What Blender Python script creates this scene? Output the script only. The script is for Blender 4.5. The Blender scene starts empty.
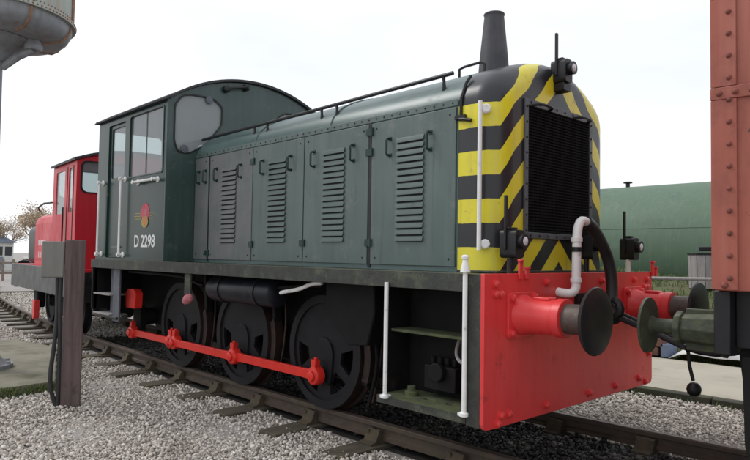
import bpy, bmesh, math, random
import numpy as np
from mathutils import Vector, Matrix
from mathutils.geometry import tessellate_polygon
random.seed(7); rng = np.random.default_rng(7)
R = math.radians; PI = math.pi
S = bpy.context.scene
COL = S.collection

# ------------------------------------------------------------------ camera
CAM = Vector((2.5124, -4.6567, 1.4455))
yaw, pitch, roll, FPX = 0.8105, 0.0405, 0.0162, 637.06
F = Vector((-math.sin(yaw)*math.cos(pitch), math.cos(yaw)*math.cos(pitch), math.sin(pitch)))
Rv = Vector((math.cos(yaw), math.sin(yaw), 0)); Uv = Rv.cross(F)
R2 = Rv*math.cos(roll) + Uv*math.sin(roll); U2 = -Rv*math.sin(roll) + Uv*math.cos(roll)
cd = bpy.data.cameras.new('camera'); cam = bpy.data.objects.new('camera', cd); COL.objects.link(cam)
m3 = Matrix((R2, U2, -F)).transposed()
cam.matrix_world = Matrix.Translation(CAM) @ m3.to_4x4()
cd.sensor_width = 36; cd.lens = FPX/750*36; cd.clip_end = 3000; cd.clip_start = .05
S.camera = cam

# ------------------------------------------------------------------ sky, sun, exposure
SUN_EL, SUN_AZ = 46, 205          # degrees; azimuth counted from +X towards +Y
W = bpy.data.worlds.new('World'); S.world = W; W.use_nodes = True
nt = W.node_tree; nt.nodes.clear()
out = nt.nodes.new('ShaderNodeOutputWorld'); bg = nt.nodes.new('ShaderNodeBackground')
sky = nt.nodes.new('ShaderNodeTexSky'); sky.sky_type = 'NISHITA'; sky.sun_disc = False
sky.sun_elevation = R(SUN_EL); sky.sun_rotation = R(90 - SUN_AZ); sky.air_density = 1.2; sky.dust_density = 3
tc = nt.nodes.new('ShaderNodeTexCoord'); mp = nt.nodes.new('ShaderNodeMapping'); mp.inputs['Scale'].default_value = (1, 1, 3)
nz = nt.nodes.new('ShaderNodeTexNoise'); nz.inputs['Scale'].default_value = 2.2; nz.inputs['Detail'].default_value = 5
rp = nt.nodes.new('ShaderNodeValToRGB')
rp.color_ramp.elements[0].position = .3; rp.color_ramp.elements[0].color = (7.75, 8.05, 8.6, 1)
rp.color_ramp.elements[1].position = .72; rp.color_ramp.elements[1].color = (9.5, 9.6, 9.75, 1)
mx = nt.nodes.new('ShaderNodeMix'); mx.data_type = 'RGBA'; mx.inputs[0].default_value = .88
nt.links.new(tc.outputs['Generated'], mp.inputs[0]); nt.links.new(mp.outputs[0], nz.inputs['Vector'])
nt.links.new(nz.outputs[0], rp.inputs[0]); nt.links.new(sky.outputs[0], mx.inputs[6]); nt.links.new(rp.outputs[0], mx.inputs[7])
nt.links.new(mx.outputs[2], bg.inputs[0]); bg.inputs[1].default_value = .118
nt.links.new(bg.outputs[0], out.inputs[0])
sd = bpy.data.lights.new('sun', 'SUN'); sd.energy = 1.15; sd.angle = R(18); sd.color = (1, .98, .95)
sun = bpy.data.objects.new('sun', sd); COL.objects.link(sun)
sdir = Vector((math.cos(R(SUN_EL))*math.cos(R(SUN_AZ)), math.cos(R(SUN_EL))*math.sin(R(SUN_AZ)), math.sin(R(SUN_EL))))
sun.rotation_euler = sdir.to_track_quat('Z', 'Y').to_euler()
S.view_settings.view_transform = 'Standard'; S.view_settings.look = 'None'
S.view_settings.exposure = 0.12; S.view_settings.gamma = 1; S.view_settings.use_curve_mapping = False
S.cycles.max_bounces = 8; S.cycles.transparent_max_bounces = 12

# ------------------------------------------------------------------ materials
def _n(t, k, **kw):
    n = t.nodes.new(k)
    for a, b in kw.items(): setattr(n, a, b)
    return n
def mat(name, c1, c2=None, rough=.5, metal=0.0, scale=6.0, streak=None, dirt=None, dirt_amt=.5, dirt_scale=3.0,
        bump=.0, bump_scale=60., coat=0.0, island=None, stretch=(1, 1, 1), rough2=None, spec=.5, chips=None, runs=None, up_dirt=None):
    """procedural surface: two-tone mottling, vertical run-off streaks, patches of dirt, fine relief"""
    M = bpy.data.materials.new(name); M.use_nodes = True; t = M.node_tree; N = t.nodes; N.clear(); Lk = t.links.new
    o = _n(t, 'ShaderNodeOutputMaterial'); b = _n(t, 'ShaderNodeBsdfPrincipled'); Lk(b.outputs[0], o.inputs[0])
    g = _n(t, 'ShaderNodeNewGeometry')
    mp = _n(t, 'ShaderNodeMapping'); mp.inputs['Scale'].default_value = stretch; Lk(g.outputs['Position'], mp.inputs[0])
    c2 = c2 or tuple(x*.75 for x in c1)
    nz = _n(t, 'ShaderNodeTexNoise'); nz.inputs['Scale'].default_value = scale; nz.inputs['Detail'].default_value = 6; nz.inputs['Roughness'].default_value = .6
    Lk(mp.outputs[0], nz.inputs['Vector'])
    r = _n(t, 'ShaderNodeMapRange'); r.inputs[1].default_value = .32; r.inputs[2].default_value = .68; Lk(nz.outputs[0], r.inputs[0])
    mx = _n(t, 'ShaderNodeMix', data_type='RGBA'); mx.inputs[6].default_value = (*c1, 1); mx.inputs[7].default_value = (*c2, 1); Lk(r.outputs[0], mx.inputs[0])
    col = mx.outputs[2]
    if island:
        rr = _n(t, 'ShaderNodeValToRGB'); Lk(g.outputs['Random Per Island'], rr.inputs[0]); els = rr.color_ramp.elements
        for i, (p, c) in enumerate(island):
            e = els[i] if i < 2 else els.new(p); e.position = p; e.color = (*c, 1)
        m = _n(t, 'ShaderNodeMix', data_type='RGBA', blend_type='MULTIPLY'); m.inputs[0].default_value = 1
        Lk(rr.outputs[0], m.inputs[6]); Lk(col, m.inputs[7]); col = m.outputs[2]
    fac = None
    if streak:
        m2 = _n(t, 'ShaderNodeMapping'); m2.inputs['Scale'].default_value = (9, 9, .55); Lk(g.outputs['Position'], m2.inputs[0])
        n2 = _n(t, 'ShaderNodeTexNoise'); n2.inputs['Scale'].default_value = 1.6; n2.inputs['Detail'].default_value = 5; Lk(m2.outputs[0], n2.inputs['Vector'])
        r2 = _n(t, 'ShaderNodeMapRange'); r2.inputs[1].default_value = .48; r2.inputs[2].default_value = .75; r2.inputs[4].default_value = streak[1]; Lk(n2.outputs[0], r2.inputs[0])
        m = _n(t, 'ShaderNodeMix', data_type='RGBA'); Lk(r2.outputs[0], m.inputs[0]); Lk(col, m.inputs[6]); m.inputs[7].default_value = (*streak[0], 1); col = m.outputs[2]
    if runs:         # dark oily runs
        m7 = _n(t, 'ShaderNodeMapping'); m7.inputs['Scale'].default_value = (14, 14, .9); m7.inputs['Location'].default_value = (3.1, 1.7, .4); Lk(g.outputs['Position'], m7.inputs[0])
        n7 = _n(t, 'ShaderNodeTexNoise'); n7.inputs['Scale'].default_value = 1.3; n7.inputs['Detail'].default_value = 7; n7.inputs['Roughness'].default_value = .65; Lk(m7.outputs[0], n7.inputs['Vector'])
        r7 = _n(t, 'ShaderNodeMapRange'); r7.inputs[1].default_value = .55; r7.inputs[2].default_value = .72; r7.inputs[4].default_value = runs[1]; Lk(n7.outputs[0], r7.inputs[0])
        m = _n(t, 'ShaderNodeMix', data_type='RGBA'); Lk(r7.outputs[0], m.inputs[0]); Lk(col, m.inputs[6]); m.inputs[7].default_value = (*runs[0], 1); col = m.outputs[2]
    if dirt:
        n3 = _n(t, 'ShaderNodeTexNoise'); n3.inputs['Scale'].default_value = dirt_scale; n3.inputs['Detail'].default_value = 8; n3.inputs['Roughness'].default_value = .7
        Lk(g.outputs['Position'], n3.inputs['Vector'])
        r3 = _n(t, 'ShaderNodeMapRange'); r3.inputs[1].default_value = .62-.3*dirt_amt; r3.inputs[2].default_value = .74-.1*dirt_amt; r3.inputs[4].default_value = .85; Lk(n3.outputs[0], r3.inputs[0])
        m = _n(t, 'ShaderNodeMix', data_type='RGBA'); Lk(r3.outputs[0], m.inputs[0]); Lk(col, m.inputs[6]); m.inputs[7].default_value = (*dirt, 1); col = m.outputs[2]; fac = r3.outputs[0]
    if chips:        # small knocks and rust specks through the paint
        n5 = _n(t, 'ShaderNodeTexNoise'); n5.inputs['Scale'].default_value = chips[1]; n5.inputs['Detail'].default_value = 9; n5.inputs['Roughness'].default_value = .75; Lk(g.outputs['Position'], n5.inputs['Vector'])
        r6 = _n(t, 'ShaderNodeMapRange'); r6.inputs[1].default_value = chips[2]; r6.inputs[2].default_value = chips[2]+.03; r6.inputs[4].default_value = .9; Lk(n5.outputs[0], r6.inputs[0])
        m = _n(t, 'ShaderNodeMix', data_type='RGBA'); Lk(r6.outputs[0], m.inputs[0]); Lk(col, m.inputs[6]); m.inputs[7].default_value = (*chips[0], 1); col = m.outputs[2]
    if up_dirt:      # moss and dust lie on faces that look up
        sx = _n(t, 'ShaderNodeSeparateXYZ'); Lk(g.outputs['True Normal'], sx.inputs[0])
        n4 = _n(t, 'ShaderNodeTexNoise'); n4.inputs['Scale'].default_value = 7; n4.inputs['Detail'].default_value = 6; Lk(g.outputs['Position'], n4.inputs['Vector'])
        r4 = _n(t, 'ShaderNodeMapRange'); r4.inputs[1].default_value = .35; r4.inputs[2].default_value = .6; Lk(n4.outputs[0], r4.inputs[0])
        r5 = _n(t, 'ShaderNodeMapRange'); r5.inputs[1].default_value = .5; r5.inputs[2].default_value = .9; Lk(sx.outputs[2], r5.inputs[0])
        mm = _n(t, 'ShaderNodeMath', operation='MULTIPLY'); Lk(r4.outputs[0], mm.inputs[0]); Lk(r5.outputs[0], mm.inputs[1])
        m = _n(t, 'ShaderNodeMix', data_type='RGBA'); Lk(mm.outputs[0], m.inputs[0]); Lk(col, m.inputs[6]); m.inputs[7].default_value = (*up_dirt, 1); col = m.outputs[2]
    Lk(col, b.inputs['Base Color'])
    rr = _n(t, 'ShaderNodeMapRange'); rr.inputs[3].default_value = rough; rr.inputs[4].default_value = min(1, rough2 if rough2 is not None else rough+.18)
    Lk(fac if fac else r.outputs[0], rr.inputs[0]); Lk(rr.outputs[0], b.inputs['Roughness'])
    b.inputs['Metallic'].default_value = metal; b.inputs['Coat Weight'].default_value = coat; b.inputs['Specular IOR Level'].default_value = spec
    if bump:
        nb = _n(t, 'ShaderNodeTexNoise'); nb.inputs['Scale'].default_value = bump_scale; nb.inputs['Detail'].default_value = 4; Lk(mp.outputs[0], nb.inputs['Vector'])
        bp = _n(t, 'ShaderNodeBump'); bp.inputs['Strength'].default_value = bump; bp.inputs['Distance'].default_value = .01
        Lk(nb.outputs[0], bp.inputs['Height']); Lk(bp.outputs[0], b.inputs['Normal'])
    return M
def glass(name, dust, amt, tint=(.9, .95, .95)):
    M = bpy.data.materials.new(name); M.use_nodes = True; t = M.node_tree; t.nodes.clear(); Lk = t.links.new
    o = _n(t, 'ShaderNodeOutputMaterial'); tr = _n(t, 'ShaderNodeBsdfTransparent'); tr.inputs[0].default_value = (*tint, 1)
    gl = _n(t, 'ShaderNodeBsdfGlossy'); gl.inputs['Roughness'].default_value = .03
    lw = _n(t, 'ShaderNodeLayerWeight'); lw.inputs[0].default_value = .5
    pw = _n(t, 'ShaderNodeMath', operation='POWER'); pw.inputs[1].default_value = 4; Lk(lw.outputs['Facing'], pw.inputs[0])
    fr = _n(t, 'ShaderNodeMath', operation='MULTIPLY_ADD'); fr.inputs[1].default_value = .7; fr.inputs[2].default_value = .05; Lk(pw.outputs[0], fr.inputs[0])
    a = _n(t, 'ShaderNodeMixShader'); Lk(fr.outputs[0], a.inputs[0]); Lk(tr.outputs[0], a.inputs[1]); Lk(gl.outputs[0], a.inputs[2])
    df = _n(t, 'ShaderNodeBsdfDiffuse'); df.inputs[0].default_value = (*dust, 1)
    g = _n(t, 'ShaderNodeNewGeometry'); nz = _n(t, 'ShaderNodeTexNoise'); nz.inputs['Scale'].default_value = 3; nz.inputs['Detail'].default_value = 6; Lk(g.outputs[0], nz.inputs['Vector'])
    r = _n(t, 'ShaderNodeMapRange'); r.inputs[3].default_value = amt*.8; r.inputs[4].default_value = min(1, amt*1.2); Lk(nz.outputs[0], r.inputs[0])
    m = _n(t, 'ShaderNodeMixShader'); Lk(r.outputs[0], m.inputs[0]); Lk(a.outputs[0], m.inputs[1]); Lk(df.outputs[0], m.inputs[2]); Lk(m.outputs[0], o.inputs[0])
    return M

GREEN_FADED = mat('faded_green_paint', (.100, .142, .132), (.078, .116, .108), .40, scale=2.2, streak=((.135, .17, .16), .5), dirt=(.18, .195, .19), dirt_amt=.16, dirt_scale=4, chips=((.035, .045, .04), 9, .68), runs=((.05, .07, .063), .65), bump=.03, bump_scale=25)
GREEN_GREY = mat('bleached_green_grey_paint', (.17, .17, .174), (.115, .132, .13), .5, scale=2.5, streak=((.2, .2, .203), .5), chips=((.06, .07, .065), 9, .66), runs=((.085, .095, .092), .65), dirt=(.09, .12, .115), dirt_amt=.2, bump=.03, bump_scale=25)
GREEN_DARK = mat('dark_green_gloss_paint', (.016, .044, .036), (.011, .031, .026), .22, scale=2, streak=((.035, .062, .054), .4), dirt=(.08, .10, .085), dirt_amt=.08, bump=.015, bump_scale=14, spec=.3)
GREEN_ROOF = mat('hood_roof_green_paint', (.085, .14, .132), (.065, .112, .105), .36, scale=3, streak=((.14, .17, .17), .4), dirt=(.2, .2, .2), dirt_amt=.15)
BLACK_ROOF = mat('sooty_black_roof', (.022, .023, .026), (.035, .036, .04), .55, scale=4, bump=.05)
BLACK = mat('black_paint', (.010, .010, .012), (.017, .017, .019), .42, spec=.35, scale=8, dirt=(.05, .045, .04), dirt_amt=.12, bump=.04)
FRAME = mat('oily_black_frame', (.006, .006, .007), (.011, .010, .010), .7, spec=.22, scale=5, dirt=(.03, .024, .018), dirt_amt=.12, bump=.1)
VALANCE = mat('weathered_footplate_edge', (.055, .06, .047), (.022, .024, .022), .62, scale=7, streak=((.018, .019, .019), .6), dirt=(.15, .165, .09), dirt_amt=.28, dirt_scale=4, bump=.25, bump_scale=70, up_dirt=(.10, .11, .06))
MOSSY = mat('mossy_step_plate', (.10, .115, .045), (.05, .06, .035), .85, scale=9, dirt=(.03, .03, .028), dirt_amt=.25, dirt_scale=8, bump=.3)
RED_BEAM = mat('red_buffer_beam_paint', (.78, .056, .056), (.68, .042, .046), .34, scale=2.4, streak=((.74, .09, .085), .4), dirt=(.34, .035, .03), dirt_amt=.12, dirt_scale=6, chips=((.10, .03, .025), 14, .675), runs=((.5, .035, .035), .4), bump=.02, bump_scale=10)
RED_ROD = mat('bright_red_rod_paint', (.80, .035, .022), (.66, .025, .018), .34, chips=((.15, .03, .02), 22, .68), scale=6, dirt=(.25, .02, .02), dirt_amt=.08)
RED_LOCO = mat('scarlet_loco_paint', (.60, .014, .030), (.48, .012, .026), .34, scale=1.5, streak=((.66, .06, .07), .25))
WHITE = mat('white_rail_paint', (.86, .86, .85), (.78, .78, .76), .45, scale=14, chips=((.16, .11, .08), 30, .69), dirt=(.3, .26, .22), dirt_amt=.06, dirt_scale=14)
STEEL = mat('worn_steel_ram', (.13, .105, .09), (.08, .06, .055), .45, metal=.4, scale=16, bump=.1)
BUFFACE = mat('greasy_buffer_face', (.011, .012, .015), (.025, .021, .019), .4, scale=7, spec=.35, dirt=(.05, .036, .03), dirt_amt=.34, dirt_scale=5, bump=.06)
RUBBER = mat('black_rubber_hose', (.014, .014, .016), (.025, .025, .027), .45, scale=10)
NAVY = mat('navy_air_tank_paint', (.013, .015, .024), (.009, .010, .016), .38, spec=.35, scale=4, dirt=(.06, .06, .07), dirt_amt=.15)
WHEEL = mat('dark_wheel_paint', (.014, .0145, .018), (.009, .009, .011), .6, spec=.25, scale=5, dirt=(.022, .019, .018), dirt_amt=.2, bump=.08)
TYRE = mat('rusty_brown_tyre', (.045, .022, .018), (.022, .014, .013), .5, metal=.3, scale=9)
GREYPLATE = mat('grey_step_paint', (.10, .11, .135), (.07, .075, .095), .5, scale=6, streak=((.05, .05, .06), .5))
MESH_BLK = mat('black_radiator_slats', (.005, .005, .006), (.008, .008, .009), .8, spec=.12, scale=20)
GRILLE_FR = mat('grey_grille_frame', (.10, .11, .125), (.06, .065, .075), .45, scale=9, dirt=(.03, .03, .03), dirt_amt=.2)
LENS = mat('clear_lamp_lens', (.75, .76, .78), (.6, .62, .65), .08, scale=4)
GLASS_SIDE = glass('cab_side_glass', (.5, .53, .55), .16)
GLASS_FRONT = glass('dusty_windscreen', (.40, .425, .43), .5)
INTERIOR = mat('cab_interior_grey', (.20, .21, .21), (.14, .15, .15), .6, scale=3)
CREAM = mat('cream_cab_interior', (.46, .36, .22), (.38, .3, .18), .6, scale=3)
GREY_LOCO = mat('grey_underframe_paint', (.105, .11, .105), (.08, .085, .08), .55, scale=4, streak=((.07, .07, .07), .5))
BAUXITE = mat('bauxite_red_wagon_paint', (.37, .10, .066), (.30, .08, .054), .6, scale=2.4, streak=((.47, .19, .14), .5), dirt=(.25, .08, .06), dirt_amt=.22, dirt_scale=5, chips=((.09, .035, .025), 11, .64), runs=((.24, .07, .05), .6), bump=.06, bump_scale=30)
BUFGREEN = mat('mossy_green_iron', (.055, .066, .035), (.028, .033, .024), .75, scale=11, dirt=(.12, .13, .05), dirt_amt=.3, dirt_scale=9, bump=.3, up_dirt=(.13, .14, .10))
RAIL = mat('rusty_rail_side', (.085, .055, .038), (.05, .038, .03), .7, scale=9, dirt=(.07, .062, .03), dirt_amt=.3, dirt_scale=3, bump=.15)
RAILTOP = mat('dull_rail_head', (.17, .125, .105), (.11, .085, .075), .42, metal=.5, scale=7)
CHAIR = mat('rusty_rail_chair', (.05, .036, .024), (.085, .068, .038), .8, scale=14, bump=.2)
SLEEPER = mat('weathered_sleeper_timber', (.12, .102, .07), (.05, .042, .032), .85, scale=5, dirt=(.10, .10, .04), dirt_amt=.3, dirt_scale=4, bump=.4, bump_scale=40, stretch=(6, 1, 1))
CONCRETE = mat('mossy_concrete', (.27, .25, .19), (.17, .16, .115), .85, scale=2.2, dirt=(.085, .10, .035), dirt_amt=.3, dirt_scale=2.4, bump=.25, bump_scale=50)
PATHCON = mat('pale_path_concrete', (.46, .42, .34), (.38, .35, .28), .85, scale=1.6, dirt=(.28, .27, .2), dirt_amt=.15, bump=.15)
KERBDARK = mat('dark_mossy_edge', (.055, .055, .035), (.03, .032, .024), .9, scale=8, dirt=(.08, .10, .03), dirt_amt=.3, bump=.4)
TANKGREEN = mat('patchy_green_tank_paint', (.085, .148, .092), (.108, .172, .115), .6, scale=.7, streak=((.16, .215, .16), .35), dirt=(.08, .125, .105), dirt_amt=.3, dirt_scale=1.4, chips=((.125, .185, .135), 2.2, .6), runs=((.07, .115, .08), .5), bump=.05, bump_scale=5)
POST = mat('weathered_post_timber', (.15, .10, .095), (.075, .055, .055), .85, scale=4, streak=((.20, .15, .14), .6), dirt=(.05, .04, .04), dirt_amt=.2, dirt_scale=6, bump=.45, bump_scale=30, stretch=(8, 8, .5))
BOXGREY = mat('grey_enclosure_paint', (.22, .215, .195), (.19, .185, .17), .55, scale=3, streak=((.15, .145, .13), .4))
WT_GREY = mat('grey_water_tank_iron', (.30, .31, .33), (.22, .23, .25), .6, scale=4, streak=((.10, .09, .09), .4), dirt=(.20, .12, .08), dirt_amt=.1)
WT_SIDE = mat('pale_water_tank_plate', (.40, .44, .40), (.34, .38, .36), .6, scale=3, streak=((.42, .24, .14), .7))
WT_RUST = mat('rusty_tank_angle', (.36, .20, .12), (.22, .12, .08), .8, scale=12)
WOODTUB = mat('grey_weathered_boards', (.34, .32, .31), (.25, .235, .235), .8, scale=6, stretch=(5, 5, .6), bump=.2)
BRICKY = mat('brown_timber_baulk', (.17, .085, .06), (.11, .06, .05), .85, scale=6, bump=.3)
SACK = mat('white_plastic_sheet', (.72, .72, .70), (.6, .6, .6), .5, scale=5)
BLUEPL = mat('blue_plastic_crate', (.16, .20, .30), (.12, .16, .25), .5)
GRASSM = mat('grass_blades', (.10, .15, .045), (.14, .17, .06), .8, scale=2)
BARK = mat('grey_brown_bark', (.27, .21, .17), (.2, .16, .13), .9, scale=6)
LEAF = mat('dry_tan_leaves', (.50, .38, .25), (.40, .30, .20), .8, scale=.8)
ROOFBLUE = mat('slate_blue_roof', (.20, .24, .31), (.16, .19, .25), .6)
HUTWHITE = mat('off_white_boarding', (.62, .62, .6), (.52, .52, .5), .7)
HUTGLASS = mat('dark_hut_glass', (.03, .035, .04), None, .1)
NUMWHITE = mat('white_numeral_paint', (.8, .8, .79), (.7, .7, .69), .5)
EM_RED = mat('crest_red', (.62, .05, .09), (.5, .03, .07), .4)
EM_GOLD = mat('crest_gold', (.42, .31, .06), (.3, .22, .05), .4)
EM_ORG = mat('crest_orange', (.62, .2, .05), (.5, .14, .04), .4)
PINK = mat('faded_pink_red_handle', (.55, .2, .22), (.42, .12, .14), .6)
STONE = mat('pale_limestone_ballast', (1, .985, .95), (.82, .80, .78), .9, scale=40, dirt=(.33, .285, .235), dirt_amt=.10, dirt_scale=1.1, bump=.2, bump_scale=90,
            island=[(0, (.19, .165, .145)), (1, (.84, .81, .765)), (.05, (.33, .29, .25)), (.25, (.50, .46, .415)), (.55, (.60, .555, .51)), (.8, (.69, .645, .60))])
OILSTONE = mat('oily_dark_ballast', (1, 1, 1), (.7, .7, .7), .5, scale=30, bump=.2, bump_scale=90,
               island=[(0, (.012, .011, .010)), (1, (.14, .12, .11)), (.5, (.022, .019, .017)), (.93, (.045, .038, .034))])

def ground_mat():
    M = mat('gravel_ground', (.40, .37, .35), (.24, .22, .205), .95, scale=45, dirt=(.12, .11, .085), dirt_amt=.15, dirt_scale=.6, bump=.6, bump_scale=60)
    return M
GROUND = ground_mat()
OILBED = mat('oil_soaked_track_bed', (.014, .013, .012), (.03, .026, .023), .7, scale=9, dirt=(.05, .045, .04), dirt_amt=.1, bump=.4)
BANKM = mat('grassy_bank_soil', (.10, .13, .05), (.12, .11, .06), .95, scale=3, bump=.3)

def stripe_mat():
    M = mat('hazard_chevron_paint', (.80, .70, .022), (.70, .62, .03), .33, scale=4, streak=((.62, .56, .12), .45), dirt=(.28, .25, .08), dirt_amt=.10, dirt_scale=6, chips=((.05, .05, .04), 16, .665), runs=((.42, .37, .06), .5), bump=.02, bump_scale=15)
    t = M.node_tree; Lk = t.links.new; b = [n for n in t.nodes if n.type == 'BSDF_PRINCIPLED'][0]
    prev = b.inputs['Base Color'].links[0].from_socket
    at = _n(t, 'ShaderNodeAttribute', attribute_name='chevron')
    g = _n(t, 'ShaderNodeNewGeometry'); nz = _n(t, 'ShaderNodeTexNoise'); nz.inputs['Scale'].default_value = 12; Lk(g.outputs[0], nz.inputs['Vector'])
    j = _n(t, 'ShaderNodeMath', operation='MULTIPLY_ADD'); j.inputs[1].default_value = .012; Lk(nz.outputs[0], j.inputs[0]); Lk(at.outputs['Fac'], j.inputs[2])
    s = _n(t, 'ShaderNodeMath', operation='SUBTRACT'); s.inputs[1].default_value = 2.502+.006; Lk(j.outputs[0], s.inputs[0])
    md = _n(t, 'ShaderNodeMath', operation='FLOORED_MODULO'); md.inputs[1].default_value = .36; Lk(s.outputs[0], md.inputs[0])
    lt = _n(t, 'ShaderNodeMath', operation='LESS_THAN'); lt.inputs[1].default_value = .180; Lk(md.outputs[0], lt.inputs[0])
    n2 = _n(t, 'ShaderNodeTexNoise'); n2.inputs['Scale'].default_value = 3; n2.inputs['Detail'].default_value = 5; Lk(g.outputs[0], n2.inputs['Vector'])
    bl = _n(t, 'ShaderNodeMix', data_type='RGBA'); bl.inputs[6].default_value = (.011, .0115, .014, 1); bl.inputs[7].default_value = (.032, .034, .040, 1); Lk(n2.outputs[0], bl.inputs[0])
    m = _n(t, 'ShaderNodeMix', data_type='RGBA'); Lk(lt.outputs[0], m.inputs[0]); Lk(bl.outputs[2], m.inputs[6]); Lk(prev, m.inputs[7]); Lk(m.outputs[2], b.inputs['Base Color'])
    return M
CHEVRON = stripe_mat()

# ------------------------------------------------------------------ mesh helpers
WL = {}
def wl(o): return WL.get(o.name, Vector((0, 0, 0))) if o else Vector((0, 0, 0))
def orth(d):
    d = Vector(d).normalized(); a = Vector((0, 0, 1)) if abs(d.z) < .9 else Vector((1, 0, 0))
    u = d.cross(a).normalized(); return d, u, d.cross(u)
class MB:
    def __init__(s): s.v = []; s.f = []
    def add(s, v, f):
        k = len(s.v); s.v += [tuple(q) for q in v]; s.f += [tuple(i+k for i in q) for q in f]; return s
    def box(s, x0, x1, y0, y1, z0, z1):
        return s.add([(x0, y0, z0), (x1, y0, z0), (x1, y1, z0), (x0, y1, z0), (x0, y0, z1), (x1, y0, z1), (x1, y1, z1), (x0, y1, z1)],
                     [(0, 3, 2, 1), (4, 5, 6, 7), (0, 1, 5, 4), (1, 2, 6, 5), (2, 3, 7, 6), (3, 0, 4, 7)])
    def lathe(s, o, axis, prof, n=24):
        d, u, w = orth(axis); o = Vector(o); v = []; f = []
        for h, r in prof:
            for i in range(n):
                a = 2*PI*i/n; v.append(o + d*h + u*(r*math.cos(a)) + w*(r*math.sin(a)))
        for k in range(len(prof)-1):
            for i in range(n):
                j = (i+1) % n; f.append((k*n+i, (k+1)*n+i, (k+1)*n+j, k*n+j))
        f.append(tuple(range(n))); f.append(tuple(range(len(prof)*n-1, (len(prof)-1)*n-1, -1)))
        return s.add(v, f)
    def cyl(s, p0, p1, r0, r1=None, n=16):
        p0 = Vector(p0); p1 = Vector(p1); return s.lathe(p0, p1-p0, [(0, r0), ((p1-p0).length, r0 if r1 is None else r1)], n)
    def tube(s, pts, r, n=8, smooth=0):
        P = [Vector(p) for p in pts]
        for _ in range(smooth):
            Q = [P[0]]
            for a, b in zip(P[:-1], P[1:]): Q += [a.lerp(b, .25), a.lerp(b, .75)]
            P = Q + [P[-1]]
        rr = [float(q) for q in np.interp(np.linspace(0, 1, len(P)), np.linspace(0, 1, len(r)), r)] if isinstance(r, (list, tuple)) else [r]*len(P)
        v = []; f = []; d, u, w = orth(P[1]-P[0])
        for k, p in enumerate(P):
            t = (P[min(k+1, len(P)-1)] - P[max(k-1, 0)]).normalized()
            u = (u - t*u.dot(t)).normalized(); w = t.cross(u)
            for i in range(n):
                a = 2*PI*i/n; v.append(p + u*(rr[k]*math.cos(a)) + w*(rr[k]*math.sin(a)))
        for k in range(len(P)-1):
            for i in range(n):
                j = (i+1) % n; f.append((k*n+i, k*n+j, (k+1)*n+j, (k+1)*n+i))
        f.append(tuple(range(n-1, -1, -1))); f.append(tuple(range((len(P)-1)*n, len(P)*n)))
        return s.add(v, f)
    def plate(s, outer, holes, fn, t0, t1):
        """2-D outline with holes, given thickness along the plane's normal by fn(a, b, t)"""
        loops = [outer] + list(holes); flat = [q for l in loops for q in l]; n = len(flat)
        tri = tessellate_polygon([[Vector((a, b, 0)) for a, b in l] for l in loops])
        v = [fn(a, b, t0) for a, b in flat] + [fn(a, b, t1) for a, b in flat]; f = []
        for a, b, c in tri: f += [(a, b, c), (c+n, b+n, a+n)]
        k = 0
        for l in loops:
            m = len(l)
            for i in range(m): j = (i+1) % m; f.append((k+i, k+j, k+j+n, k+i+n))
            k += m
        return s.add(v, f)
    def dome(s, c, nrm, r, h=None, n=8):
        h = h or r*.7
        return s.lathe(c, nrm, [(0, r), (h*.55, r*.82), (h*.9, r*.45), (h, r*.05)], n)
    def mesh(s, name, smooth=32):
        me = bpy.data.meshes.new(name); V = s.v
        me.from_pydata(V, [], s.f); 
        bm = bmesh.new(); bm.from_mesh(me); bmesh.ops.recalc_face_normals(bm, faces=bm.faces); bm.to_mesh(me); bm.free()
        if smooth:
            me.shade_smooth(); me.set_sharp_from_angle(angle=R(smooth))
        return me
    def build(s, name, m, parent=None, bevel=0, smooth=32):
        a = np.array(s.v); c = Vector((a.min(0)+a.max(0))/2) 
        s.v = [tuple(Vector(q)-c) for q in s.v]
        me = s.mesh(name, smooth); me.materials.append(m)
        return place(name, me, c, parent, bevel)
def place(name, me, c, parent=None, bevel=0, rot=None):
    o = bpy.data.objects.new(name, me); COL.objects.link(o); c = Vector(c)
    if parent: o.parent = parent; o.location = c - wl(parent)
    else: o.location = c
    if rot: o.rotation_euler = rot
    WL[o.name] = c
    if bevel:
        b = o.modifiers.new('bevel', 'BEVEL'); b.width = bevel; b.segments = 2; b.limit_method = 'ANGLE'; b.angle_limit = R(40)
    return o
def dup(o, c, parent=None, rot=None):
    q = o.copy(); COL.objects.link(q); q.parent = parent; c = Vector(c); q.location = c - wl(parent)
    if rot is not None: q.rotation_euler = rot
    WL[q.name] = c; return q
def tag(o, label=None, cat=None, group=None, kind=None):
    if label: o['label'] = label
    if cat: o['category'] = cat
    if group: o['group'] = group
    if kind: o['kind'] = kind
    return o
def thing(name, loc, label, cat, group=None):
    o = bpy.data.objects.new(name, None); COL.objects.link(o); o.location = loc; o.empty_display_size = .2; WL[o.name] = Vector(loc)
    return tag(o, label, cat, group)
XZ = lambda y: (lambda a, b, t: (a, y+t, b))       # plate in the XZ plane (facing +-Y)
YZ = lambda x: (lambda a, b, t: (x+t, a, b))       # plate in the YZ plane (facing +-X)
XY = lambda z: (lambda a, b, t: (a, b, z+t))
def rect(a0, a1, b0, b1): return [(a0, b0), (a1, b0), (a1, b1), (a0, b1)]
def rrect(a0, a1, b0, b1, r, n=4):
    o = []
    for cx, cy, s in ((a1-r, b0+r, -90), (a1-r, b1-r, 0), (a0+r, b1-r, 90), (a0+r, b0+r, 180)):
        for i in range(n+1): q = R(s+90*i/n); o.append((cx+r*math.cos(q), cy+r*math.sin(q)))
    return o
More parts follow.
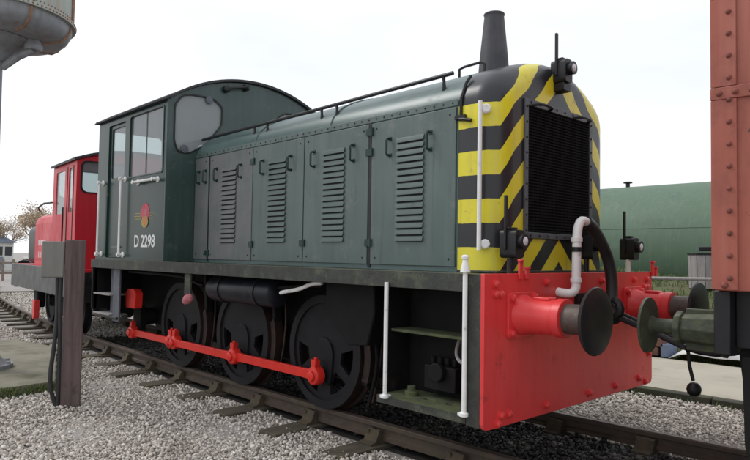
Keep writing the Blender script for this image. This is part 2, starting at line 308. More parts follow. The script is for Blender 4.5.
def rounded(poly, r, n=4):
    o = []; P = [Vector(p) for p in poly]
    for i, p in enumerate(P):
        a = (P[i-1]-p); b = (P[(i+1) % len(P)]-p); k = min(r, a.length*.45, b.length*.45)
        p0 = p+a.normalized()*k; p1 = p+b.normalized()*k
        for j in range(n+1): t = j/n; q = p0*(1-t)**2 + p*(2*t*(1-t)) + p1*t*t; o.append((q.x, q.y))
    return o

# ------------------------------------------------------------------ the track's curve
X0, RAD = -3.6, 95.0
def yc(x): return (x-X0)**2/(2*RAD)
def hd(x): return (x-X0)/RAD
def on(x, off): h = hd(x); return (x - off*math.sin(h), yc(x) + off*math.cos(h))

# ================================================================== SETTING
ground = MB()
gx = [-420, -120, -60, -30, -16, -8, -4, 0, 4, 8, 20, 60, 200, 420]; gy = [-420, -100, -30, -10, -5, -2.5, 0, 2.5, 6, 12, 40, 120, 420]
v = [(x, y, -.205) for x in gx for y in gy]; ny = len(gy)
ground.add(v, [(i*ny+j, (i+1)*ny+j, (i+1)*ny+j+1, i*ny+j+1) for i in range(len(gx)-1) for j in range(ny-1)])
tag(ground.build('ground', GROUND, smooth=0), kind='structure')
bed = MB(); xs = np.linspace(-9.7, 14, 60)
vv = []
for x in xs:
    for o in (-.82, .82): vv.append((*on(x, o), -.196))
bed.add(vv, [(2*i, 2*i+2, 2*i+3, 2*i+1) for i in range(len(xs)-1)])
tag(bed.build('track_bed', OILBED, smooth=0), kind='structure')

track = tag(bpy.data.objects.new('railway_track', None), kind='structure'); COL.objects.link(track); WL[track.name] = Vector((0, 0, 0))
prof = [(-.035, -.145), (.035, -.145), (.036, -.112), (.011, -.10), (.010, -.05), (.036, -.04), (.036, -.010), (.028, -.002)]
prof = prof + [(-.028, -.002), (-.036, -.010), (-.036, -.04), (-.010, -.05), (-.011, -.10), (-.036, -.112)]
for sgn in (-1, 1):
    m = MB(); xs = np.linspace(-30, 14, 89); k = len(prof); vv = []
    for x in xs:
        for a, b in prof: vv.append((*on(x, sgn*.7525+a), b))
    ff = [(i*k+j, (i+1)*k+j, (i+1)*k+(j+1) % k, i*k+(j+1) % k) for i in range(len(xs)-1) for j in range(k)]
    m.add(vv, ff); ro = m.build('rail', RAIL, track, smooth=30)
    t = MB(); vv = []
    for x in xs:
        for a, b in ((-.026, .0), (.026, .0)): vv.append((*on(x, sgn*.7525+a), b))
    t.add(vv, [(2*i, 2*i+2, 2*i+3, 2*i+1) for i in range(len(xs)-1)]); t.build('running_surface', RAILTOP, ro, smooth=0)
# sleepers, each with its two iron chairs and wooden keys
sl = MB(); sl.box(-.125, .125, -1.3, 1.3, -.3, -.168); sl_me = sl.mesh('sleeper', 0); sl_me.materials.append(SLEEPER)
ch = MB(); ch.plate(rounded([(-.17, -.168), (.17, -.168), (.17, -.15), (.115, -.14), (.075, -.05), (.045, -.05), (.040, -.14), (-.040, -.14), (-.045, -.05), (-.075, -.05), (-.115, -.14), (-.17, -.15)], .008, 2), [], YZ(0), -.075, .075)
ch.box(-.078, -.036, -.095, .095, -.105, -.055); ch_me = ch.mesh('chair', 30); ch_me.materials.append(CHAIR)
x = 9.9
while x > -26:
    h = hd(x); jx = random.uniform(-.03, .03); ang = h + random.uniform(-.02, .02)
    o = place('sleeper', sl_me, (x+jx, yc(x)+random.uniform(-.04, .03), 0), track, .006, (0, 0, ang))
    for sgn in (-1, 1):
        px, py = on(x+jx, sgn*.7525); c = place('chair', ch_me, (px, py, 0), None); c.parent = o
        c.matrix_parent_inverse = (Matrix.Translation(o.location) @ Matrix.Rotation(ang, 4, 'Z')).inverted(); c.rotation_euler = (0, 0, h if sgn < 0 else h+PI)
    x -= .88

# concrete pad under the water tower, concrete path on the far side, grassy bank
PAD = [(-5.42, -3.9), (-5.42, -2.75), (-5.47, -2.17), (-8.3, -1.30), (-9.6, -1.55), (-10.2, -4.2), (-7.5, -4.6)]
pm = MB(); pm.plate(rounded(PAD, .06, 3), [], XY(0), -.45, -.075); tag(pm.build('concrete_pad', CONCRETE, None, .02), kind='structure')
def strip(o0, o1, z0, z1, xa, xb, n=30):
    m = MB(); xs = np.linspace(xa, xb, n); vv = []
    for x in xs:
        for o, z in ((o0, z0), (o0, z1), (o1, z1), (o1, z0)): vv.append((*on(x, o), z))
    f = [(4*i+j, 4*i+4+j, 4*i+4+(j+1) % 4, 4*i+(j+1) % 4) for i in range(n-1) for j in range(4)] + [(0, 1, 2, 3), (4*n-1, 4*n-2, 4*n-3, 4*n-4)]
    return m.add(vv, f)
path = tag(strip(2.96, 5.35, -.4, -.055, -14, 12).build('path', PATHCON, None, 0, 30), kind='structure')
x = -10.0
while x < 10:            # edging kerbs of the path, one by one
    o = strip(2.84, 2.957, -.4, -.06+random.uniform(-.006, .006), x+.008, x+.905, 3).build('kerb', KERBDARK, path, .008, 30); x += .915
bank = MB(); bx = np.linspace(-30, 24, 55); prof_b = [(5.36, -.25), (6.0, .0), (7.2, .55), (8.3, .98), (9.2, 1.12), (14, 1.2), (30, 1.25)]
vv = [(x, yc(x)*.25+y, z+.06*math.sin(x*1.7+y)+.04*math.sin(x*.6-y*2)) for x in bx for y, z in prof_b]; k = len(prof_b)
bank.add(vv, [(i*k+j, (i+1)*k+j, (i+1)*k+j+1, i*k+j+1) for i in range(len(bx)-1) for j in range(k-1)])
tag(bank.build('bank', BANKM, None, 0, 60), kind='structure')

# ------------------------------------------------------------------ loose ballast (uncountable): one mesh of little angular stones
def inside(px, py, poly):
    c = np.zeros(len(px), bool); j = len(poly)-1
    for i in range(len(poly)):
        xi, yi = poly[i]; xj, yj = poly[j]
        c ^= ((yi > py) != (yj > py)) & (px < (xj-xi)*(py-yi)/(yj-yi+1e-12)+xi); j = i
    return c
ICO = bmesh.new(); bmesh.ops.create_icosphere(ICO, subdivisions=1, radius=1); IV = np.array([v.co for v in ICO.verts]); IF = np.array([[v.index for v in f.verts] for f in ICO.faces]); ICO.free()
def stones(name, P, size, m, label):
    n = len(P); K = len(IV)
    size = np.minimum(size, np.median(size)*2.0); sc = size[:, None]*rng.uniform(.6, 1.25, (n, 3))*np.array([1, .85, .62])
    V = IV[None]*rng.uniform(.62, 1.30, (n, K, 1))*sc[:, None, :]
    q = rng.normal(size=(n, 4)); q[:, 1:3] *= .45; q /= np.linalg.norm(q, axis=1)[:, None]; w, x, y, z = q.T
    Rm = np.stack([1-2*(y*y+z*z), 2*(x*y-z*w), 2*(x*z+y*w), 2*(x*y+z*w), 1-2*(x*x+z*z), 2*(y*z-x*w), 2*(x*z-y*w), 2*(y*z+x*w), 1-2*(x*x+y*y)], 1).reshape(n, 3, 3)
    V = np.einsum('nij,nkj->nki', Rm, V) + P[:, None, :]
    Fc = (IF[None] + (np.arange(n)*K)[:, None, None]).reshape(-1)
    me = bpy.data.meshes.new(name); me.vertices.add(n*K); me.vertices.foreach_set('co', V.reshape(-1).astype(np.float32))
    nf = n*len(IF); me.loops.add(nf*3); me.loops.foreach_set('vertex_index', Fc.astype(np.int32))
    me.polygons.add(nf); me.polygons.foreach_set('loop_start', np.arange(nf, dtype=np.int32)*3); me.update(calc_edges=True); me.validate()
    me.materials.append(m); o = bpy.data.objects.new(name, me); COL.objects.link(o)
    return tag(o, label, 'ballast', kind='stuff')
def scatter(n, xa, xb, ya, yb, dens0, pow_):
    x = rng.uniform(xa, xb, n); y = rng.uniform(ya, yb, n)
    d = np.hypot(x-CAM.x, y-CAM.y); keep = rng.random(n) < np.minimum(1, (dens0/d)**pow_); return x[keep], y[keep], d[keep]
x, y, d = scatter(380000, -17, 1.6, -6.2, -.86, 4.6, 2.0)
off = y - yc(x)
ok = (off < -.80) & ~inside(x, y, PAD) & ~((np.abs(((9.9-x) % .88)-.44) > .33) & (off > -1.3) & (rng.random(len(x)) < .80+.0*d))
x, y, d = x[ok], y[ok], d[ok]; sz = rng.gamma(7, .0017, len(x))*np.clip(.70+d*.07, 1, 2.0)
lay = rng.random(len(x))
P1 = np.stack([x, y, -.204+sz*.35+lay*.016+.02*np.sin(x*2.3+y*1.1)*np.sin(y*3.1)], 1)
x2, y2, d2 = scatter(85000, -6, 7, .8, 3.05, 5.2, 1.4); off2 = y2-yc(x2)
ok = (off2 > .80) & (off2 < 2.86); x2, y2, d2, off2 = x2[ok], y2[ok], d2[ok], off2[ok]; s2 = rng.gamma(7, .0020, len(x2))*np.clip(.7+d2*.05, 1, 1.6)
P2 = np.stack([x2, y2, -.204+s2*.4+rng.random(len(x2))*.02+np.clip((off2-1.0)*.035, 0, .05)], 1)
x4, y4, d4 = scatter(30000, -24, -9.6, -.8, 3.2, 10, 1.0); ok = np.abs(y4-yc(x4)) < .70; x4, y4 = x4[ok], y4[ok]; s4 = rng.gamma(7, .0042, len(x4))
P4 = np.stack([x4, y4, -.18+s4*.3+rng.random(len(x4))*.02], 1)
stones('ballast', np.concatenate([P1, P2, P4]), np.concatenate([sz, s2, s4]), STONE, 'pale grey limestone ballast spread beside the rails')
x, y, d = scatter(50000, -9.8, 8, -.7, 1.3, 5, .8); off = y-yc(x); ok = np.abs(off) < .71; x, y = x[ok], y[ok]
s3 = rng.gamma(9, .0021, len(x)); stones('oily_ballast', np.stack([x, y, -.190+s3*.35+rng.random(len(x))*.03], 1), s3, OILSTONE, 'black oil-soaked ballast lying between the two rails')

# ================================================================== GREEN DIESEL SHUNTER
Wd, ZT = 1.28, 1.333
LOCO = thing('diesel_shunter', (-3.6, 0, 0), 'large dark green diesel shunter with yellow and black chevron nose, numbered D 2298', 'locomotive')
fp = MB().box(-6.965, -.032, -1.262, 1.262, 1.295, ZT-.003).build('footplate', VALANCE, LOCO, .003)
for s in (-1, 1):
    y0, y1 = (-Wd, -1.263) if s < 0 else (1.263, Wd)
    MB().box(-6.965, -.145, y0, y1, 1.215, ZT+.003).build('valance', VALANCE, LOCO, .003)
MB().box(-.1445, -.031, -1.277, -1.20, .335, ZT+.002).build('beam_side_plate', VALANCE, LOCO, .004)
MB().box(-.1445, -.031, 1.20, 1.277, .335, ZT+.002).build('beam_side_plate', VALANCE, LOCO, .004)
MB().box(-6.97, -6.93, -1.26, 1.26, .62, 1.294).build('rear_buffer_beam', FRAME, LOCO, .003)
def beam_outline(z0, z1):
    r = .05; o = [(-Wd, z1), (-Wd, z0+r)] + [(-Wd+r-r*math.cos(R(a)), z0+r-r*math.sin(R(a))) for a in (22, 45, 68, 90)]
    return o + [(-y, z) for y, z in reversed(o)]
beam = MB().plate(beam_outline(.322, ZT+.006), [], YZ(0), -.03, 0).build('buffer_beam', RED_BEAM, LOCO, .004)
bm_ = MB(); bm_.lathe((0, 0, 0), (1, 0, 0), [(0, .032), (.006, .032), (.007, .024), (.02, .024), (.028, .015), (.03, .002)], 12); bolt_me = bm_.mesh('bolt', 40); bolt_me.materials.append(RED_BEAM)
for yy, zz in [(-1.165, 1.272), (-1.163, 1.204), (-1.105, 1.204), (-.535, 1.272), (-1.128, .352), (-1.09, .40), (-1.0, .397), (-.53, .387),
               (1.165, 1.272), (1.163, 1.204), (1.105, 1.204), (.9, 1.272), (.3, 1.272), (1.128, .352), (1.0, .397), (.55, .387), (.1, .387), (-.1, 1.272), (1.2, .6)]:
    place('bolt', bolt_me, (0, yy, zz), beam)
# -- buffers
def buffer(yy, near):
    b = MB().plate(rrect(yy-.17, yy+.17, .90, 1.21, .03), [], YZ(0), .001, .022)
    b.lathe((.022, yy, 1.055), (1, 0, 0), [(0, .142), (.03, .134), (.06, .122), (.27, .118), (.275, .128), (.335, .128), (.34, .10)], 32)
    o = b.build('buffer', RED_BEAM, LOCO, .003)
    if near: tag(o)
    for a in (-.135, .135):
        for c in (-.12, .12): place('bolt', bolt_me, (.021, yy+a, 1.055+c), o)
    MB().box(.13, .25, yy-.05, yy+.05, 1.165, 1.186).build('grease_cap', RED_BEAM, o, .006)
    MB().lathe((.34, yy, 1.055), (1, 0, 0), [(0, .098), (.16, .098), (.2, .11)], 28).build('ram', STEEL, o)
    MB().lathe((.535, yy, 1.055), (1, 0, 0), [(0, .10), (.006, .17), (.012, .212), (.022, .217), (.032, .212), (.042, .17), (.047, .09), (.048, .004)], 40).build('buffer_head', BUFFACE, o)
buffer(-.865, True); buffer(.865, False)
# -- drawhook
hk = MB(); hk.box(.0, .03, -.13, .13, .93, 1.18); hk.tube([(.0, 0, 1.055), (.18, 0, 1.055), (.27, 0, 1.03), (.31, 0, 1.06), (.29, 0, 1.13), (.24, 0, 1.14)], [.045, .045, .04, .035, .03, .02], 8, 1); hk.build('drawhook', BLACK, LOCO)
# -- frames, dark filler, axles, wheels
for s in (-1, 1): MB().plate([(-6.9, .55), (-6.5, .42), (-2.0, .42), (-1.5, .5), (-.04, .5), (-.04, 1.294), (-6.9, 1.294)], [], XZ(s*.56), -.015, .015).build('frame_plate', FRAME, LOCO)
MB().box(-6.6, -.3, -.45, .45, .30, 1.29).build('dark_filler_box', FRAME, LOCO, .01)  # added dark box standing for the transmission; blocks light showing between the wheels
MB().box(-6.9, -6.2, -.53, .53, .4, .7).build('gearbox_casing', FRAME, LOCO, .02)
AX = [-2.22, -3.665, -5.11]; ZR = .533
def wheel_mesh():
    holes = []
    for a0 in (190, 238, 302, 350):
        h = []
        for i in range(5): q = R(a0-18+36*i/4); h.append((.405*math.cos(q), .405*math.sin(q)))
        for i in range(3): q = R(a0+12-24*i/2); h.append((.245*math.cos(q), .245*math.sin(q)))
        holes.append(h)
    c = [(.468*math.cos(2*PI*i/56), .468*math.sin(2*PI*i/56)) for i in range(56)]
    m = MB().plate(c, holes, XZ(0), -.055, -.02); w_ = m.mesh('wheel', 30); w_.materials.append(WHEEL)
    t = MB()
    pr_ = [(.532, -.075), (.538, .045), (.552, .056), (.564, .066), (.562, .08), (.55, .086), (.46, .086), (.46, -.075)]
    n = 64; vv = [(r*math.cos(2*PI*i/n), y, r*math.sin(2*PI*i/n)) for i in range(n) for r, y in pr_]; k = len(pr_)
    t.add(vv, [(i*k+j, ((i+1) % n)*k+j, ((i+1) % n)*k+(j+1) % k, i*k+(j+1) % k) for i in range(n) for j in range(k)])
    t_ = t.mesh('tyre', 25); t_.materials.append(TYRE)
    fr = MB(); pr2 = [(.531, -.078), (.455, -.078), (.455, -.0757), (.531, -.0757)]
    vv = [(r*math.cos(2*PI*i/n), y, r*math.sin(2*PI*i/n)) for i in range(n) for r, y in pr2]
    fr.add(vv, [(i*4+j, ((i+1) % n)*4+j, ((i+1) % n)*4+(j+1) % 4, i*4+(j+1) % 4) for i in range(n) for j in range(4)]); f_ = fr.mesh('rim_face', 25); f_.materials.append(WHEEL)
    h = MB().lathe((0, .06, 0), (0, -1, 0), [(0, .15), (.125, .13), (.132, .12), (.134, .07), (.132, .01)], 28)
    h.plate(rounded([(-.12, -.31), (.12, -.31), (.14, 0), (.1, .1), (-.1, .1), (-.14, 0)], .09, 5), [], XZ(0), -.075, -.03)
    h_ = h.mesh('hub', 35); h_.materials.append(WHEEL)
    return w_, t_, f_, h_
WM, TM, FM, HM = wheel_mesh()
for ax in AX:
    for s in (-1, 1):
        rot = (0, 0, 0) if s < 0 else (0, 0, PI)
        w_ = place('wheel', WM, (ax, s*.735, ZR), LOCO, 0, rot)
        for nme, me in (('tyre', TM), ('rim_face', FM), ('hub', HM)):
            q = bpy.data.objects.new(nme, me); COL.objects.link(q); q.parent = w_
    MB().cyl((ax, -.68, ZR), (ax, .68, ZR), .08).build('axle', FRAME, LOCO)
    for dx in (.62, ):
        b = MB().plate(rounded([(ax+.50, .30), (ax+.58, .28), (ax+.60, .8), (ax+.55, 1.2), (ax+.50, 1.2), (ax+.55, .8)], .02, 2), [], XZ(-.735), -.04, .04)
        b.build('brake_hanger', FRAME, LOCO)
        b = MB().plate([(ax+.553*math.cos(R(a)), ZR+.553*math.sin(R(a))) for a in range(-22, 24, 6)] + [(ax+.63*math.cos(R(a)), ZR+.63*math.sin(R(a))) for a in range(22, -24, -6)], [], XZ(-.735), -.05, .05)
        b.build('brake_block', TYRE, LOCO)
# -- jackshaft and rods
PZ, PY = .316, -.895
JX = -6.36
jm = MB().lathe((JX, -.6, ZR), (0, -1, 0), [(0, .12), (.15, .12), (.2, .1)], 24); jm.plate(rounded([(JX-.1, PZ-.1), (JX+.1, PZ-.1), (JX+.13, ZR), (JX+.1, ZR+.15), (JX-.1, ZR+.15), (JX-.13, ZR)], .09, 5), [], XZ(-.80), -.04, .04)
jm.build('jackshaft_crank', FRAME, LOCO, .004)
pins = [JX] + [a for a in reversed(AX)]
for i in range(3):
    a, b = pins[i], pins[i+1]; dy = -.012 if i % 2 else .012
    rod = MB().plate([(a, PZ-.052), (a+.2, PZ-.043), (b-.2, PZ-.043), (b, PZ-.052), (b, PZ+.052), (b-.2, PZ+.043), (a+.2, PZ+.043), (a, PZ+.052)], [], XZ(PY+dy), -.022, .022).build('coupling_rod', RED_ROD, LOCO, .005)
for i, p in enumerate(pins):
    big = i == 1
    bs = MB()
    for dx in ((-.055, .055) if big else (0,)):
        bs.lathe((p+dx, PY+.045, PZ), (0, -1, 0), [(0, .088), (.07, .088), (.085, .08), (.09, .05), (.115, .048), (.12, .03)], 24)
        bs.box(p+dx-.033, p+dx+.033, PY-.033, PY+.028, PZ+.075, PZ+.15)
        bs.lathe((p+dx, PY, PZ+.15), (0, 0, 1), [(0, .018), (.02, .018)], 10)
    bs.build('rod_bearing', RED_ROD, LOCO, .003)
    MB().cyl((p, PY+.04, PZ), (p, -.75, PZ), .06).build('crank_pin', WHEEL, LOCO)
# -- things under the running plate
at = MB().lathe((-3.87, -1.02, 1.06), (1, 0, 0), [(-.03, .03), (-.02, .09), (0, .13), (.03, .14), (1.17, .14), (1.2, .13), (1.22, .09), (1.23, .03)], 32).build('air_tank', NAVY, LOCO)
for xx in (-3.62, -2.93):
    m = MB(); n = 32; k = 4; vv = [(xx+dx, -1.02+r*math.cos(2*PI*i/n), 1.06+r*math.sin(2*PI*i/n)) for i in range(n) for dx, r in ((-.025, .142), (.025, .142), (.025, .150), (-.025, .150))]
    m.add(vv, [(i*k+j, ((i+1) % n)*k+j, ((i+1) % n)*k+(j+1) % k, i*k+(j+1) % k) for i in range(n) for j in range(k)]); m.build('strap', BLACK, at)
MB().plate([(-1.92, 1.214), (-1.29, 1.214), (-1.285, .97), (-1.36, .70), (-1.60, .68), (-1.915, .95)], [], XZ(-.9), -.14, .14).build('sandbox', FRAME, LOCO, .012)
MB().tube([(-1.48, -.82, .70), (-1.5, -.78, .5), (-1.62, -.74, .2), (-1.66, -.74, .10)], .018, 8, 1).build('sand_pipe', FRAME, LOCO)
MB().tube([(-2.42, -1.17, 1.085), (-2.36, -1.17, 1.10), (-2.15, -1.16, 1.13), (-1.98, -1.15, 1.19), (-1.86, -1.13, 1.20)], .018, 8, 1).build('drain_pipe', WHITE, LOCO)
hb = MB().box(-4.16, -4.02, -1.255, -1.235, .98, 1.214).build('lever_bracket', VALANCE, LOCO, .003)
MB().lathe((-4.06, -1.26, .93), (.75, 0, .35), [(-.09, .01), (-.07, .035), (0, .055), (.06, .045), (.085, .012)], 12).build('lever_handle', PINK, LOCO)
rb = MB().plate(rounded([(-6.25, .68), (-5.95, .68), (-5.93, .88), (-6.0, .94), (-6.2, .94), (-6.27, .88)], .03, 3), [], XZ(-1.0), -.05, .05).build('sand_lid_box', RED_ROD, LOCO, .01)
MB().tube([(-6.0, -1.12, 1.18), (-4.4, -1.12, 1.17), (-4.2, -1.1, 1.10), (-4.0, -1.1, 1.08)], .016, 8, 1).build('air_pipe', FRAME, LOCO)
MB().tube([(-2.62, -1.05, 1.12), (-2.3, -1.06, 1.15), (-1.95, -1.06, 1.17)], .014, 8).build('air_pipe', FRAME, LOCO)
MB().tube([(-5.9, -.64, .24), (-1.2, -.64, .24)], .022, 8).build('brake_pull_rod', FRAME, LOCO)
for ax in AX:
    sp_ = MB()
    for k in range(6): L_ = .46-.06*k; sp_.box(ax-L_, ax+L_, -.66, -.585, 1.08+.018*k, 1.096+.018*k)
    sp_.box(ax-.05, ax+.05, -.67, -.58, 1.06, 1.21); sp_.build('leaf_spring', FRAME, LOCO, .002)
    MB().tube([(ax+.55, -.70, 1.15), (ax+.70, -.72, 1.05), (ax+.72, -.72, .6), (ax+.62, -.74, .15)], .012, 6, 1).build('sand_pipe', TYRE, LOCO)
# front step bay
stp = MB().plate(rect(-.99, -.146, -1.275, -.90), [rect(x, x+.085, -1.13, -1.085) for x in (-.86, -.66, -.46, -.28)], XY(0), .375, .40).build('front_step', MOSSY, LOCO, .003)
MB().box(-.99, -.146, -1.279, -1.2755, .345, .40).build('step_lip', VALANCE, stp)
MB().box(-.99, -.146, -.92, -.90, .401, 1.214).build('step_back_plate', FRAME, LOCO, .003)
MB().box(-1.02, -.992, -1.18, -.90, .40, 1.214).build('step_side_plate', FRAME, LOCO, .003)
MB().box(-.985, -.15, -1.14, -.922, .868, .888).build('upper_step', MOSSY, LOCO, .003)
ob = MB().box(-.72, -.42, -1.05, -.922, .46, .64); ob.cyl((-.57, -1.05, .6), (-.57, -1.1, .6), .07); 
for q in range(4): ob.cyl((-.68+q*.07, -.99, .64), (-.68+q*.07, -.99, .70), .022, None, 8)
ob.build('lubricator', FRAME, LOCO, .01)
MB().tube([(-.42, -1.0, .86), (-.42, -1.05, .76), (-.36, -1.08, .70), (-.24, -1.08, .69), (-.16, -1.05, .70)], .013, 8, 2).build('beige_pipe', WOODTUB, LOCO)
MB().lathe((-.8, -1.1, .40), (0, 0, 1), [(0, .05), (.03, .05), (.035, .03), (.07, .03)], 16).build('step_bolt', MOSSY, LOCO)
def pole(x, y, z0, z1, finial):
    m = MB().tube([(x, y, z0), (x, y, z1)], .0165, 12); m.lathe((x, y, z0-.012), (0, 0, 1), [(0, .03), (.02, .03), (.028, .017)], 12); m.box(x-.05, x+.015, y-.005, y+.05, z0-.015, z0+.006)
    if finial: m.lathe((x, y, z1), (0, 0, 1), [(0, .035), (.03, .03), (.07, .02), (.085, .017), (.09, .026), (.105, .028), (.115, .018), (.118, .003)], 14)
    return m.build('step_handrail', WHITE, LOCO)
pole(-.143, -1.297, .412, 1.345, True); pole(-.885, -1.297, .405, 1.25, False)
# cab steps
cs = MB().box(-6.98, -6.93, -1.24, -1.19, .56, 1.214); cs.box(-6.98, -6.1, -1.24, -1.20, .53, .565); cs.build('cab_step_frame', BLACK, LOCO, .008)
MB().box(-6.62, -6.42, -1.12, -1.09, .57, 1.214).build('cab_step_plate', GREYPLATE, LOCO, .004)
MB().box(-6.30, -6.08, -1.215, -1.19, .50, 1.214).build('cab_step_plate', GREYPLATE, LOCO, .004)
MB().box(-6.40, -6.33, -1.16, -1.1, .57, 1.214).build('cab_step_post', BLACK, LOCO, .004)
for z in (.84, .566): MB().box(-6.92, -6.33, -1.25, -1.0, z, z+.022).build('cab_step_tread', WOODTUB, LOCO, .004)
# -- hood
HW = .85; RIDGE = [(.85, 2.62), (.84, 2.68), (.812, 2.745), (.76, 2.805), (.69, 2.865), (.58, 2.925), (.45, 2.975), (.3, 3.02), (.15, 3.05), (0, 3.06)]
sec = [(-HW, ZT)] + [(-y, z) for y, z in RIDGE] + [(y, z) for y, z in reversed(RIDGE[:-1])] + [(HW, ZT)]
def loft(xs_sec, close=True):
    m = MB(); n = len(xs_sec[0][1]); vv = []
    for x, s_ in xs_sec: vv += [(x, a, b) for a, b in s_]
    f = [(i*n+j, (i+1)*n+j, (i+1)*n+j+1, i*n+j+1) for i in range(len(xs_sec)-1) for j in range(n-1)]
    if close: f += [tuple(range(n)), tuple(range(len(vv)-1, len(vv)-n-1, -1))]
    return m.add(vv, f)
hood = loft([(-4.725, sec), (-2.6, sec), (-.576, sec)]).build('hood', GREEN_ROOF, LOCO, 0, 30)
SIDE = -HW
doors = [(-4.715, -4.398, GREEN_GREY, None), (-4.355, -3.432, GREEN_GREY, (-4.075, -3.755)), (-3.418, -2.512, GREEN_FADED, (-3.125, -2.80)), (-2.498, -1.578, GREEN_FADED, (-2.21, -1.89)), (-1.535, -.592, GREEN_FADED, (-1.225, -.915))]
lv = MB().plate([(0, 0), (-.008, -.005), (-.017, -.036), (-.017, -.044), (-.009, -.038), (0, -.008)], [], YZ(0), -.16, .16)
lv_me = lv.mesh('louvre', 20); LV_MAT = mat('louvre_grey_green_paint', (.10, .138, .13), (.078, .112, .105), .45, scale=8, dirt=(.06, .07, .07), dirt_amt=.15); lv_me.materials.append(LV_MAT)
hdl = MB().tube([(0, 0, -.07), (0, -.035, -.07), (0, -.045, -.055), (0, -.045, .055), (0, -.035, .07), (0, 0, .07)], .010, 8); hdl.box(-.018, .018, -.004, .001, -.088, -.052); hdl.box(-.018, .018, -.004, .001, .052, .088)
hdl_me = hdl.mesh('door_handle', 30); hdl_me.materials.append(GREEN_DARK)
hn = MB().box(-.045, .03, -.012, .0, -.03, .03).cyl((0.03, -.01, -.035), (.03, -.01, .035), .012, None, 10); hn_me = hn.mesh('hinge', 30); hn_me.materials.append(GREEN_DARK)
LOUVRE_SHADE = mat('painted_louvre_shade', (.015, .016, .016), None, .8)
for i, (xa, xb, mt, lo) in enumerate(doors):
    d = MB().box(xa, xb, SIDE-.014, SIDE-.0005, 1.372, 2.602).build('engine_door', mt, LOCO, .004)
    if lo:
        MB().box(lo[0]+.012, lo[1]-.012, SIDE-.0165, SIDE-.0145, 1.562, 2.425).build('louvre_shade_sheet', LOUVRE_SHADE, d)  # dark sheet on the door; its colour stands for shade inside the louvres
        sc_ = (lo[1]-lo[0])/.32
        for k in range(16):
            q = place('louvre', lv_me, ((lo[0]+lo[1])/2, SIDE-.0145, 2.436-k*.0548), d); q.scale.x = sc_
            if mt is GREEN_GREY:
                q.material_slots[0].link = 'OBJECT'; q.material_slots[0].material = GREEN_GREY
for xx, di in ((-4.609, 0), (-4.453, 0), (-4.19, 1), (-3.66, 1), (-3.22, 2), (-2.72, 2), (-2.345, 3), (-1.77, 3), (-1.305, 4), (-.85, 4)):
    d = [o for o in LOCO.children if o.name.startswith('engine_door')][di]; place('door_handle', hdl_me, (xx, SIDE-.0142, 2.368), d)
dl = [o for o in LOCO.children if o.name.startswith('engine_door')]
for xx, zz, di in ((-3.425, 2.45, 1), (-3.425, 1.55, 1), (-1.555, 2.53, 3), (-1.555, 2.35, 4), (-1.555, 1.56, 4), (-4.376, 1.45, 1), (-2.505, 1.56, 3)):
    place('hinge', hn_me, (xx, SIDE-.0142, zz), dl[di])
MB().box(-1.5725, -1.5405, SIDE-.010, SIDE+.001, 1.345, 2.615).build('door_post', BLACK, LOCO)
MB().box(-4.3925, -4.3605, SIDE-.005, SIDE+.001, 1.345, 2.615).build('door_post', BLACK, LOCO)
b_ = MB()      # cover strip along the top of the doors with its bolts
b_.box(-4.72, -.58, SIDE-.010, SIDE-.0006, 2.612, 2.665); b_.build('cover_strip', GREEN_FADED, LOCO, .003)
rv = MB()
for xx in np.arange(-4.62, -.62, .095): rv.dome((xx, SIDE-.010, 2.640), (0, -1, 0), .0095, None, 6)
for xa, xb, *_ in doors:
    for zz in (1.43, 2.55):
        for xx in (xa+.06, xb-.06): rv.dome((xx, SIDE-.0142, zz), (0, -1, 0), .010, None, 6)
tag(rv.build('bolt_heads', GREEN_DARK, LOCO), kind='stuff')
for xx in (-2.13, -3.42):
    rj = MB()
    pts = [(xx, -y*1.003, z*1.0015) for y, z in RIDGE] + [(xx, y*1.003, z*1.0015) for y, z in reversed(RIDGE[:-1])]
    rj.tube(pts, .008, 4); rj.build('roof_joint', GREEN_FADED, hood)
# hood-top handrail
hr = MB().tube([(-4.72, -.775, 2.858), (-3.2, -.775, 2.872), (-.70, -.775, 2.905)], .0165, 10).build('hood_handrail', BLACK, LOCO)
for xx in (-3.55, -3.30, -2.36, -2.13, -.80):
    z = 2.905+(xx+.7)*.0117
    MB().tube([(xx, -.775, z), (xx+.008, -.775, z-.05), (xx+.008, -.772, z-.12)], [.017, .012, .018], 8).build('handrail_bracket', BLACK, hr)
# -- nose
NX = -.212; RC = .20; FW = HW-RC
side_z = list(np.linspace(ZT, 2.62, 10))
half = [(HW, z) for z in side_z] + []
for (y0, z0), (y1, z1) in zip(RIDGE[:-1], RIDGE[1:]):
    for t_ in (.5, 1.0): half.append((y0+(y1-y0)*t_, z0+(z1-z0)*t_))
full = [(-y, z) for y, z in half] + [(y, z) for y, z in reversed(half[:-1])]
nv = []; sv = []; nf = []; A = [None] + list(np.linspace(0, PI/2, 11)); nn = len(full)
for a in A:
    for y, z in full:
        aa = 0 if a is None else a; ins = RC*(1-math.cos(aa)); x = -.575 if a is None else NX-RC+RC*math.sin(aa)
        sc_ = (HW-ins)/HW; up = max(0, (z-2.62)/.44); zz = z-ins*.62*min(1, up*1.6)
        back = RC*(PI/2-aa) + (.095 if a is None else 0)
        wtop = min(1, up*1.3); wsd = 1-wtop
        tl = abs(y*sc_)*wtop + (FW + back)*wsd if abs(y) > 1e-6 else 0
        nv.append((x, y*sc_, zz)); Ft = .96*min(tl, FW) + 1.4*max(0, min(tl, FW+.1257)-FW); ss = min(3.49, zz + Ft); fb = max(0, min(1, (back-.17)/.08)) if up > .3 else 0; sv.append(ss*(1-fb) + 3.49*fb)
nr = len(A)
for i in range(nr-1):
    for j in range(nn-1): nf.append((i*nn+j, (i+1)*nn+j, (i+1)*nn+j+1, i*nn+j+1))
base = (nr-1)*nn; hc = len(half)
